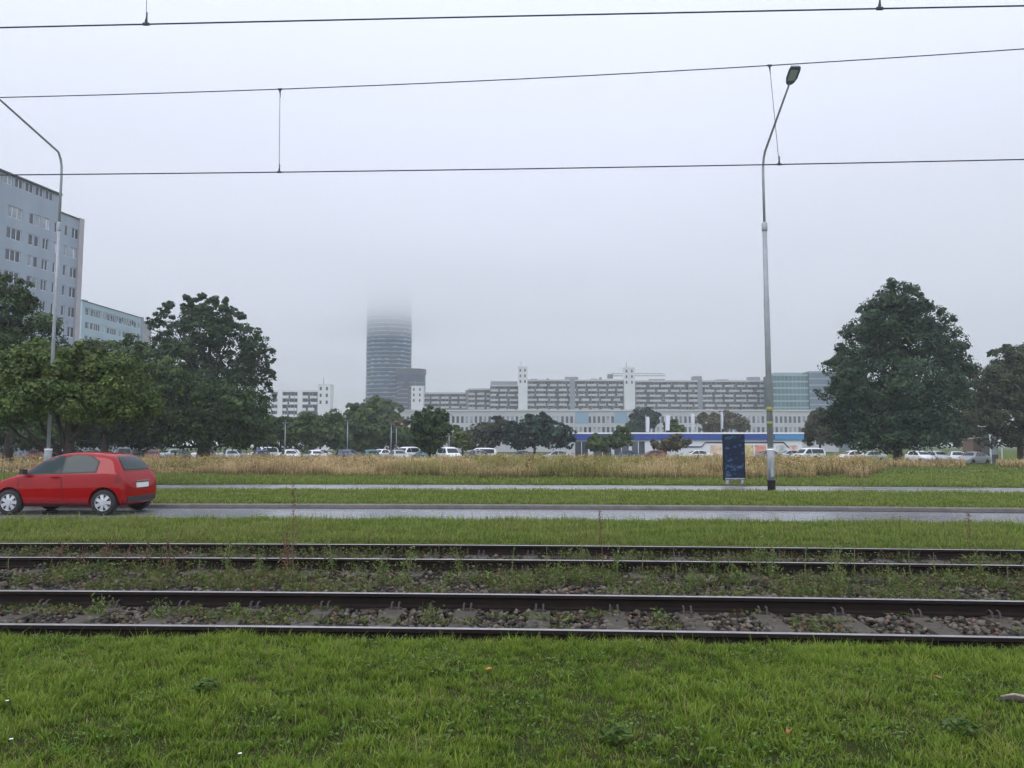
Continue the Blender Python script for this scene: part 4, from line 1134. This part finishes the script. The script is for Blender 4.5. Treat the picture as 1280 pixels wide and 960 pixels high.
# near left block, facade running away from the camera
Bp = at_y(103, 300, 106); Ap = at_y(0, 300, 93)
dv = (Vector((Bp.x, Bp.y)) - Vector((Ap.x, Ap.y)))
near_end = Vector((Ap.x, Ap.y)) - dv.normalized() * 16
def fx(px):     # distance along the facade of a sighted column
    d = ray(px, 330); n_ = Vector((-dv.y, dv.x)); o = near_end
    t = n_.dot(o) / (n_.x * d.x + n_.y * d.y); p = Vector((d.x * t, d.y * t)); return (p - o).length
cols1 = []
for a, b_, pn in ((6, 25, 3), (34, 40, 1), (41.5, 47.5, 1), (52, 60, 2), (66, 73, 2), (79, 83, 1), (88, 96.5, 2)):
    cols1.append((fx(a), fx(b_), .9, 2.35, pn))
for k in range(4): cols1.append((1.2 + k * 3.6, 3.0 + k * 3.6, .9, 2.35, 2))
Ht = z_at(90, 272.5, 104.4) + .5
Hr = z_at(35, 231, 97.5) + .5
W1 = (Vector((Bp.x, Bp.y)) - near_end).length
blk = apartment('apartment_block', 'tall grey blue apartment block with projecting end wall, behind the left trees', near_end, (Bp.x, Bp.y), Ht, 12, BLUEW, ENDW, FRAMEW, cols1, storey=2.75, nst=11, z_off=Ht - 31.3, endw=fx(103) - fx(97.3), roof0=fx(70) + .3)
# raised attic storey with a strip of windows
xe = fx(70); at = MB(); ar = [(round(xe - 1.0 - k * 1.62 - 1.25, 3), round(xe - 1.0 - k * 1.62, 3), Ht + 1.1, Ht + 2.3) for k in range(11) if xe - 1.0 - k * 1.62 - 1.25 > .3]
facade(at, xe, Hr, ar, z0=Ht)
at.quad((xe, 0, Ht), (xe, 11.8, Ht), (xe, 11.8, Hr), (xe, 0, Hr)); at.quad((0, 0, Hr), (xe, 0, Hr), (xe, 11.8, Hr), (0, 11.8, Hr)); at.quad((0, 11.8, Ht + .17), (0, 0, Ht + .17), (0, 0, Hr), (0, 11.8, Hr))
ao = at.build('attic_storey', BLUEW, blk)
MB().box(.1, xe - .1, .3, 11.5, Ht + .2, Hr - .1).build('interior', M['dark_interior'], blk)
for r_ in ar: window_obj(blk, r_[0], r_[1], r_[2], r_[3], .10, 2, FRAMEW, FRAMEW.name)
MB().box(-.1, xe + .25, -.3, 12, Hr + .002, Hr + .22).build('attic_roof', M['roof_felt'], blk)

B2 = at_y(178, 420, 176); A2 = at_y(101, 420, 154)
A2v, B2v = Vector((A2.x, A2.y)), Vector((B2.x, B2.y)); W2 = (B2v - A2v).length
cols2 = []
for k in range(7):
    x0 = 1.2 + k * (W2 - 2) / 7; cols2 += [(x0, x0 + 1.1, .9, 2.3, 1), (x0 + 1.6, x0 + 2.6, .9, 2.3, 1)] if k % 2 == 0 else [(x0, x0 + 2.1, .9, 2.3, 3)]
H2 = z_at(140, 388, 165) + .5
apartment('apartment_block', 'pale blue apartment block behind the taller grey blue one', A2v, B2v, H2, 12, PALEB, BLUEW, FRAMEW, cols2, storey=2.8, nst=10, z_off=H2 - 31.5 + 2.8, endw=.6,
          attic=[(1 + k * 2.0, 2.5 + k * 2.0, H2 - 2.2, H2 - 1.0, 2) for k in range(int((W2 - 3) / 2.0))], roofx=[(W2 * .28, W2 * .28 + 1.6, 4, 7, 1.4)])
# its gable facing us
B3 = at_y(188, 420, 226); A3 = at_y(176, 420, 214)
H3 = z_at(182, 404, 220) + .5; A3v, B3v = Vector((A3.x, A3.y)), Vector((B3.x, B3.y))
apartment('apartment_block', 'pinkish corner of a farther apartment block beside the tallest tree', A3v, B3v, H3, 12, ENDW, ENDW, FRAMEW, [(1, 2.4, .9, 2.3, 2), (4, 5.4, .9, 2.3, 2), (7, 8.4, .9, 2.3, 2)], storey=2.8, nst=9, z_off=H3 - 27, endw=.5)

# gallery blocks
PANEL = mat('white_panel', (.53, .53, .52), .8, var=.08, scale=.12)
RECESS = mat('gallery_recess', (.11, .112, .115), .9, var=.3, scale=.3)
CORE = mat('stair_core_white', (.74, .75, .75), .8, var=.04, scale=.1)
GREYW = mat('grey_render', (.28, .30, .32), .85)
def gallery_block(label, px0, px1, ytop, Y, storey, nfl, bay, shafts=(), cap=None, bay_white=(), pal=PANEL):
    x0, x1 = x_at(px0, Y), x_at(px1, Y); W = x1 - x0; zt = z_at((px0 + px1) / 2, ytop, Y) + .6
    root = empty('apartment_block', (x0, Y, -.6), 0, label, 'apartment block')
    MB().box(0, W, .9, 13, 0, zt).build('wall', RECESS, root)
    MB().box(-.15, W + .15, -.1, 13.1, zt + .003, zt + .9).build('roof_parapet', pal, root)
    pms = []
    for v_ in range(3):
        pm = MB(); xx = 0.0
        while xx < W - .5:
            ln = min(rnd.uniform(.62, .92) * bay, W - xx); pm.box(xx, xx + ln, 0, .18, 0, storey * rnd.uniform(.36, .44)); xx += ln + rnd.uniform(.15, .34) * bay
        pms.append(pm.mesh('gallery_parapet', pal))
    sm = MB(); sm.box(0, W, .02, .89, 0, .2); sme = sm.mesh('gallery_floor', GREYW)
    nb = max(1, int(W / bay))
    wm = MB(); wm.box(0, bay * .36, .80, .897, 0, storey * .42); wme = wm.mesh('window', FRAMEW)
    gm = MB(); gm.box(bay*.02, bay * .34, .78, .7985, storey * .04, storey * .38); gme = gm.mesh('pane', GLASS)
    for k in range(nfl):
        z = zt - (k + 1) * storey
        if z < 0: break
        link('gallery_parapet', rnd.choice(pms), root, (0, 0, z)); link('gallery_floor', sme, root, (0, 0, z - .21))
        for j in range(nb):
            if z < 9 or nb * nfl > 300: continue
            o = link('window', wme, root, (j * W / nb + bay * rnd.choice([.12, .3, .45]), 0, z + storey * .46)); link('pane', gme, o)
    fm = MB(); fm.box(-.1, .1, -.02, .897, 0, zt); fme = fm.mesh('party_wall', GREYW)
    for j in range(0, nb + 1, 2): link('party_wall', fme, root, (min(max(.12, j * W / nb), W - .12), 0, 0))
    for (sx0, sx1) in shafts:
        a, b_ = x_at(sx0, Y) - x0, x_at(sx1, Y) - x0
        MB().box(a, b_, -.12, .895, 0, zt + 1.6).build('lift_shaft', GREYW, root)
    for (sx0, sx1) in bay_white:
        a, b_ = x_at(sx0, Y) - x0, x_at(sx1, Y) - x0
        MB().box(a, b_, -.2, .895, 0, zt).build('white_bay', pal, root)
    if cap:
        for (cx0, cx1, h) in cap:
            a, b_ = x_at(cx0, Y) - x0, x_at(cx1, Y) - x0
            MB().box(a, b_, 4, 9, zt + .903, zt + .9 + h).build('rooftop_unit', GREYW, root)
    return root
def stair_tower(label, px0, px1, ytop, Y):
    x0, x1 = x_at(px0, Y), x_at(px1, Y); W = x1 - x0; zt = z_at((px0 + px1) / 2, ytop, Y) + .6
    root = empty('stair_tower', (x0, Y, -.6), 0, label, 'stair tower', 'white stair towers of the gallery blocks')
    MB().box(0, W, 0, 6, 0, zt).build('wall', CORE, root)
    for fx_ in (.22, .72):
        for k in range(3):
            z = zt - 2.4 - k * 3.0
            o = MB().box(W * fx_ - .45, W * fx_ + .45, -.06, .04, z, z + 1.5).build('window', GREYW, root)
            MB().box(W * fx_ - .36, W * fx_ + .36, -.08, -.062, z + .1, z + 1.4).build('pane', GLASS, o)
    MB().box(-.15, W + .15, -.15, 6.15, zt + .003, zt + .35).build('coping', CORE, root)
    MB().tube([(W*.3, 3, zt), (W*.3, 3, zt + 3.5)], .12, 6).build('mast', GALV, root)
    return root
YB = 410
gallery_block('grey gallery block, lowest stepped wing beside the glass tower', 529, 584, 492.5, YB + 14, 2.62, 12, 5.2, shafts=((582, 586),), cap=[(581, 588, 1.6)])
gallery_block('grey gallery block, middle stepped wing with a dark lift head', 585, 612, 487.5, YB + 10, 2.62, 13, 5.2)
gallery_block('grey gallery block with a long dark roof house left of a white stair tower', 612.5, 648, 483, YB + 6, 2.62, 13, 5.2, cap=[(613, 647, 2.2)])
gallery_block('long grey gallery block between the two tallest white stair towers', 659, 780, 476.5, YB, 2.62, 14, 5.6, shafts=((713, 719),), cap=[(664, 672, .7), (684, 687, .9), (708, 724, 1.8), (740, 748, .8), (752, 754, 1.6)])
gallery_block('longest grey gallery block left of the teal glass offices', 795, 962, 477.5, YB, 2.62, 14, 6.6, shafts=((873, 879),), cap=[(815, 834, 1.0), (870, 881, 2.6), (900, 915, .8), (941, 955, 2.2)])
stair_tower('white windowed stair tower between the stepped wing and the long gallery block', 648, 659.5, 459, YB - 2)
stair_tower('white windowed stair tower between the two long gallery blocks', 781, 794.5, 460, YB - 2)
stair_tower('white stair tower standing in front of the curved glass tower', 513.5, 528.5, 483, YB + 6)
gallery_block('white apartment block with dark balcony bays right of the tallest tree', 338, 396, 490, 340, 2.75, 13, 4.2, bay_white=((346, 352), (371, 377)), pal=CORE)
o = stair_tower('white stair tower at the end of the white balcony block', 396.5, 412, 481, 336)

# teal glass offices
def glass_offices():
    Y = 390; root = empty('office_building', (x_at(968, Y), Y, -.6), 0, 'teal glass office building right of the street lamp column', 'office building')
    TG = mat('teal_glass', (.05, .15, .165), .15, spec=.6, var=.35, scale=.12); TB = mat('teal_band', (.30, .42, .44), .4)
    W = x_at(1012, Y) - x_at(968, Y); zt = z_at(990, 468, Y) + .6
    MB().box(0, W, 0, 15, 0, zt).build('west_wing', TG, root)
    W2_ = x_at(1062, Y) - x_at(968, Y); zt2 = z_at(1030, 464.5, Y) + .6
    MB().box(W + .01, W2_, -1.5, 15, 0, zt2).build('east_wing', mat('blue_grey_glass', (.09, .15, .19), .18, spec=.6), root)
    b1 = MB().box(-.1, W, -.12, -.003, 0, .8).mesh('spandrel_band', TB); b2 = MB().box(W + .02, W2_ + .1, -1.62, -1.503, 0, .7).mesh('spandrel_band', mat('grey_band', (.25, .30, .33), .5))
    for k in range(12):
        z = zt - .8 - k * 3.3
        if z > 0: link('spandrel_band', b1, root, (0, 0, z)); link('spandrel_band', b2, root, (0, 0, z + (zt2 - zt)))
    MB().box(W*.1, W*.9, 3, 10, zt, zt + 1.2).build('rooftop_unit', TB, root)
    fm = MB().box(-.06, .06, -.10, -.003, 0, zt).mesh('mullion', TB)
    for k in range(1, 9): link('mullion', fm, root, (W * k / 9, -.02, 0))
glass_offices()

def crane():
    Y = 480; x = x_at(789, Y); zj = z_at(789, 469.5, Y); root = empty('tower_crane', (x, Y, -.6), 0, 'thin tower crane with long jib behind the white stair tower between the long blocks', 'crane')
    CR = mat('crane_paint', (.30, .30, .28), .6)
    m_ = MB()
    for sx in (-.8, .8):
        for sy in (-.8, .8): m_.tube([(sx, sy, 0), (sx, sy, zj)], .16, 5)
    for k in range(18):
        z = k * zj / 18; m_.tube([(-.8 if k % 2 else .8, -.8, z), (.8 if k % 2 else -.8, -.8, z + zj / 18)], .1, 4)
    m_.build('mast', CR, root)
    xl, xr = x_at(762, Y) - x, x_at(833, Y) - x
    j = MB(); j.tube([(xl, 0, zj + .5), (xr, 0, zj + .5)], .2, 5); j.tube([(xl * .9, 0, zj + 1.9), (xr * .93, 0, zj + 1.9)], .16, 5)
    for k in range(24):
        a = xl + (xr - xl) * k / 24; b_ = xl + (xr - xl) * (k + 1) / 24; j.tube([(a, 0, zj + (.5 if k % 2 else 1.9)), (b_, 0, zj + (1.9 if k % 2 else .5))], .1, 4)
    j.build('jib', CR, root)
    MB().box(xl - 1, xl + 2.5, -.8, .8, zj - 1.2, zj + 1.4).build('counterweight', mat('crane_concrete', (.25, .25, .24), .8), root)
    MB().box(.9, 2.6, -.9, .9, zj - 2.4, zj - .1).build('cab', GREYW, root)
crane()
# long low building
def low_building():
    Y = 255; x0, x1 = x_at(478, Y), x_at(1048, Y); W = x1 - x0; zt = z_at(760, 514, Y) + .6
    root = empty('low_building', (x0, Y, -.6), 0, 'long low pale building with rows of narrow windows below the gallery blocks', 'building')
    PW = mat('pale_concrete', (.44, .45, .45), .85, var=.08, scale=.2)
    st = 3.55; rects = []; nW = 100; pitch = W / nW
    for r_ in range(3):
        zz = zt - 3.9 - r_ * st
        for k in range(nW): rects.append((round(k * pitch + pitch * .22, 3), round(k * pitch + pitch * .80, 3), round(zz, 3), round(zz + 2.2, 3)))
    mb = MB(); facade(mb, W, zt, rects, .25); mb.quad((0, 14, 0), (0, 0, 0), (0, 0, zt), (0, 14, zt)); mb.quad((W, 0, 0), (W, 14, 0), (W, 14, zt), (W, 0, zt)); mb.quad((0, 0, zt), (W, 0, zt), (W, 14, zt), (0, 14, zt))
    mb.build('wall', PW, root)
    g = MB().box(0, pitch * .60, .16, .24, 0, 2.22).mesh('window', GLASS); g2 = MB().box(0, pitch * .60, .16, .24, 0, 2.22).mesh('window', GLASSV)
    for i, (a, b_, c, d) in enumerate(rects): link('window', g2 if rnd.random() < .3 else g, root, (a - pitch*.01, 0, c - .01))
    MB().box(-.3, W + .3, -.35, 14.3, zt + .003, zt + .5).build('roof_edge', mat('pale_roof_edge', (.50, .50, .49), .8), root)
    for (a, b_) in ((719, 736), (768, 784)):
        MB().box(x_at(a, Y) - x0, x_at(b_, Y) - x0, -.10, -.004, zt - 4.0, zt - .3).build('blue_panel', mat('pale_blue_panel', (.22, .34, .42), .5), root)
low_building()

# shop with blue fascia
def shop():
    Y = 112; x0, x1 = x_at(716, Y), x_at(1003, Y); W = x1 - x0; zt = z_at(860, 540.5, Y) + .55; zf = z_at(860, 549.5, Y) + .55
    root = empty('shop_building', (x0, Y, -.55), 0, 'long low shop with a deep blue fascia above white walls', 'shop')
    WW = mat('shop_white', (.62, .64, .66), .6, var=.06, scale=.3); BL = mat('fascia_blue', (.022, .060, .27), .45, var=.15, scale=.6)
    MB().box(0, W, .3, 12, 0, zt - .05).build('wall', WW, root)
    f = MB().box(-.2, W * .88, 0, .29, zf, zt - .22).build('fascia', BL, root)
    MB().box(W * .88 + .005, W + .2, 0, .29, zf, zt - .22).build('fascia', mat('fascia_light_blue', (.06, .22, .42), .45), root)
    MB().box(-.25, W + .25, -.06, 12.1, zt - .215, zt).build('roof_edge', WHITEPL, root)
    xa = lambda p: x_at(p, Y) - x0
    for a, b_ in ((719, 735), (742, 764), (768, 786), (790, 806)):
        w = MB().box(xa(a), xa(b_), .24, .297, .3, zf - .25).build('shop_window', GLASS, root)
        MB().box((xa(a) + xa(b_))/2 - .04, (xa(a) + xa(b_))/2 + .04, .20, .238, .3, zf - .25).build('mullion', WHITEPL, w)
    # dark outline running along the white wall
    zl, zh = z_at(880, 558.5, Y) + .55, z_at(880, 553, Y) + .55
    pts = [(848, zl), (877, zl), (882, zh), (980, zh), (986, zl - .1)]
    MB().tube([(xa(p), .25, z) for p, z in pts], .085, 6).build('outline_stripe', mat('stripe_navy', (.02, .02, .07), .5), root)
    for a, b_, c in ((888, 902, (.55, .42, .30)), (930, 942, (.50, .42, .20)), (944, 958, (.55, .25, .18)), (970, 982, (.45, .48, .45)), (987, 997, (.60, .42, .34))):
        MB().box(xa(a), xa(b_), .255, .297, .5, zl + .25).build('poster', mat('poster_%d' % a, c, .6, var=.4, scale=2), root)
shop()

# white banners and masts behind the shop
def banner(px, ytop, ybot, Y, wpx, label):
    x = x_at(px, Y); zt, zb = z_at(px, ytop, Y), z_at(px, ybot, Y); w = wpx * Y / F
    root = empty('banner_mast', (x, Y, -.6), 0, label, 'banner', 'white banners by the shop')
    MB().tube([(0, 0, 0), (0, 0, zt + .9)], .06, 8).build('pole', GALV, root)
    q = MB(); n_ = 7
    for i in range(n_):
        t = i / (n_ - 1); z = zb + .6 + (zt - zb) * t
        q.v += [(.06, math.sin(t*5)*.05, z), (.06 + w * (1 - .12 * abs(t - .5)), math.sin(t*5 + 1.5)*.12, z), (.06 + w * (1 - .12 * abs(t - .5)), math.sin(t*5 + 1.5)*.12 + .02, z), (.06, math.sin(t*5)*.05 + .02, z)]
    for i in range(n_ - 1):
        for k in range(4): q.f.append((i*4 + k, i*4 + (k+1) % 4, (i+1)*4 + (k+1) % 4, (i+1)*4 + k))
    q.f += [(3, 2, 1, 0), (n_*4 - 4, n_*4 - 3, n_*4 - 2, n_*4 - 1)]
    q.build('flag', mat('banner_white', (.40, .42, .44), .7), root)
banner(807.5, 521, 540, 122, 4, 'white banner on a mast above the shop roof, next to the dark upright tree')
banner(832, 519, 538, 124, 5, 'pale banner on a mast above the shop roof, beside the small light green tree')
banner(864, 517, 538, 126, 4, 'white banner on a mast above the shop roof, left of the reddish tree')
banner(901.5, 515, 536, 128, 2.5, 'narrow white banner on a mast above the shop roof, at the reddish tree')
# lamp posts in the car park
def park_lamp(px, ytop, Y):
    x = x_at(px, Y); h = z_at(px, ytop, Y) + .5
    root = empty('car_park_lamp', (x, Y, -.45), 0, 'thin pale lamp post standing among the parked cars', 'lamp post', 'lamp posts in the car park')
    MB().tube([(0, 0, 0), (0, 0, h)], [.055, .04], 8).build('post', GALV, root, True)
    MB().box(-.45, .45, -.12, .12, h, h + .10).build('lamp_head', LAMPH, root)
for px, yt, Y in ((356.5, 529, 93), (434.5, 526, 95), (489, 531, 96), (495.5, 534, 108), (561.5, 536, 96)): park_lamp(px, yt, Y)

# kiosk and hut at the right
Yk = 84
kx0, kx1 = x_at(1237, Yk), x_at(1252, Yk); kz = z_at(1244, 531, Yk) + .5
kr = empty('white_kiosk', (kx0, Yk, -.5), 0, 'white framed kiosk under the olive tree', 'kiosk')
wd = kx1 - kx0
MB().box(-.1, wd + .1, -.1, 1.9, kz - .18, kz).build('roof', WHITEPL, kr)
for xx in (0, wd - .1): MB().box(xx, xx + .1, 0, .1, 0, kz - .183).build('post', WHITEPL, kr)
MB().box(.1, wd - .1, .6, 1.8, 0, kz - .183).build('wall', mat('kiosk_wall', (.10, .11, .10), .8), kr)
MB().box(.2, wd - .2, .50, .597, 1.0, kz - .5).build('window', GLASSV, kr)
hx0, hx1 = x_at(1216, 86), x_at(1232, 86); hz_ = z_at(1224, 547, 86) + .5
hr = empty('brown_hut', (hx0, 86, -.5), 0, 'small brown hut with a flat pale roof beside the white kiosk', 'hut')
MB().box(0, hx1 - hx0, 0, 2, 0, hz_ - .16).build('wall', mat('hut_brown', (.16, .11, .08), .8), hr)
MB().box(-.15, hx1 - hx0 + .15, -.2, 2.2, hz_ - .157, hz_).build('roof', mat('hut_roof', (.38, .34, .30), .8), hr)
MB().box(.3, .9, -.03, -.004, .1, 1.5).build('door', mat('hut_door', (.07, .05, .04), .8), hr)

# ------------------------------------------------------------------ high tower in the cloud
def tower():
    Y = 700; sc = Y / F; cx_ = x_at(485, Y); rx = 28 * sc
    root = empty('glass_tower', (cx_, Y, -.6), 0, 'high blue glass tower vanishing into low cloud', 'tower')
    TGL = mat('tower_glass', (.012, .048, .098), .25, spec=.3, var=.55, scale=.12); BAND = mat('tower_band', (.20, .29, .36), .6, var=.45, scale=.09)
    Ht_ = 153
    def ell(rx_, ry_, z0, z1, n=56, cxo=0, cyo=0, tilt=0.0):
        mb = MB()
        for k in range(n):
            a = 2*math.pi*k/n; x, y = math.cos(a)*rx_, math.sin(a)*ry_
            mb.v += [(cxo + x, cyo + y, z0), (cxo + x, cyo + y, z1 + tilt * x)]
        for k in range(n):
            k2 = (k + 1) % n; mb.f.append((2*k, 2*k2, 2*k2 + 1, 2*k + 1))
        mb.f.append(tuple(2*k + 1 for k in range(n)))
        return mb
    ell(rx, rx * .8, 0, Ht_).build('shaft', TGL, root)
    def band(r_, m_):
        q = MB(); n_ = 72; hs = [rnd.choice([.5, .8, 1.0, 1.0, 1.7]) for _ in range(n_ // 2)]
        for k in range(n_):
            a = 2*math.pi*k/n_; x, y = math.cos(a)*(r_ + .35), math.sin(a)*(r_*.8 + .35)
            q.v += [(x, y, 0), (x, y, hs[k // 2])]
        for k in range(n_):
            k2 = (k + 1) % n_; q.f.append((2*k, 2*k2, 2*k2 + 1, 2*k + 1))
        return q.mesh('floor_band', m_)
    bms = [band(rx, BAND) for _ in range(5)]
    for k in range(int(Ht_ / 3.7)): link('floor_band', rnd.choice(bms), root, (0, 0, k * 3.7 + 1))
    # lower annexe with a rounded slanting top
    c2 = (517 - 485) * sc; r2 = 17.5 * sc
    root2 = empty('glass_annexe', (cx_ + c2, Y - 22, -.6), 0, 'lower curved glass tower with a slanting dark top beside the high tower', 'tower')
    h2 = z_at(517, 461, Y - 22)
    ell(r2, r2 * .8, 0, h2 - 3).build('shaft', TGL, root2)
    bm2 = ell(r2 + .3, r2 * .8 + .3, 0, 1.1).mesh('floor_band', mat('annexe_band', (.08, .11, .15), .5))
    for k in range(int((h2 - 8) / 3.7)): link('floor_band', bm2, root2, (0, 0, k * 3.7 + 1))
    ell(r2 + .6, r2 * .8 + .6, h2 - 5, h2).build('crown_ring', mat('annexe_crown', (.03, .045, .06), .5), root2)
    # sweeping lower wing
    wm = MB(); pts = [(-26, 0), (-26, 26), (-20, 34), (-12, 44), (-4, 56), (0, 62), (0, 0)]
    wm.v = [(x, -16, z) for x, z in pts] + [(x, -4, z) for x, z in pts]; n = len(pts)
    wm.f = [tuple(range(n)), tuple(range(2*n - 1, n - 1, -1))] + [(i, i + n, (i + 1) % n + n, (i + 1) % n) for i in range(n)]
    wm.build('sweeping_wing', mat('wing_glass', (.010, .024, .050), .2, spec=.5), root2)
    bw = mat('wing_band', (.12, .15, .18), .5)
    for k in range(14):
        z = 2 + k * 3.7; xl = np.interp(z + 1.2, [0, 26, 34, 44, 56, 62], [-26, -26, -20, -12, -4, 0])
        if xl < -1: MB().box(xl + .2, -.1, -16.3, -16.02, z, z + 1.0).build('floor_band', bw, root2)
tower()

# ------------------------------------------------------------------ air: even haze, and the cloud bank round the tower top
def volume_mat(name, dens, col, aniso=0.0):
    m = bpy.data.materials.new(name); m.use_nodes = True; n = m.node_tree.nodes; l = m.node_tree.links
    n.remove(n['Principled BSDF'])
    v = n.new('ShaderNodeVolumePrincipled'); v.inputs['Density'].default_value = dens; v.inputs['Color'].default_value = (*col, 1)
    v.inputs['Anisotropy'].default_value = aniso
    l.new(v.outputs[0], n['Material Output'].inputs['Volume'])
    return m
mb = MB(); mb.box(-900, 900, -40, 1000, -1.75, 156)
hz_o = mb.build('haze', volume_mat('haze_air', .00045, (.93, .96, 1.0)))
tag(hz_o, 'thin grey blue haze in the air over the whole place', 'haze', kind='stuff')
# cloud deck: its ragged underside hangs low beyond the meadow and hides the tower top
def cloud_deck(z0, zt, dens, label, seed):
    X0, X1, Y0, Y1 = -2600, 2600, 125, 3200  # low cloud cut short of the camera so open sky lights the lawn
    nx, ny = 60, 40; xs = np.linspace(X0, X1, nx); ys = Y0 + (Y1 - Y0) * np.linspace(0, 1, ny) ** 1.5
    gx, gy = np.meshgrid(xs, ys)
    zb = z0 + 9 * (cnoise(gx, gy, 170, seed) - .5) + 5 * (cnoise(gx, gy, 70, seed + 1) - .5)
    nb = nx * ny; V = np.concatenate([np.stack([gx.ravel(), gy.ravel(), zb.ravel()], 1), np.stack([gx.ravel(), gy.ravel(), np.full(nb, zt)], 1)])
    f = []
    for j in range(ny - 1):
        for i in range(nx - 1):
            a = j*nx + i; f += [(a, a + nx, a + nx + 1, a + 1), (nb + a, nb + a + 1, nb + a + nx + 1, nb + a + nx)]
    for i in range(nx - 1):
        f += [(i, i + 1, nb + i + 1, nb + i)]; a = (ny - 1) * nx + i; f += [(a + 1, a, nb + a, nb + a + 1)]
    for j in range(ny - 1):
        a = j*nx; f += [(a + nx, a, nb + a, nb + a + nx)]; a = j*nx + nx - 1; f += [(a, a + nx, nb + a + nx, nb + a)]
    me = np_mesh('low_cloud', V, [np.array(f)], volume_mat('cloud_air', dens, (.985, .988, 1.0)))
    tag(link('low_cloud', me), label, 'fog', kind='stuff')
cloud_deck(96, 158, .0085, 'thin lower cloud layer in which the glass tower begins to fade', 40)
cloud_deck(111, 157, .0120, 'denser upper cloud layer hiding the top of the glass tower', 50)
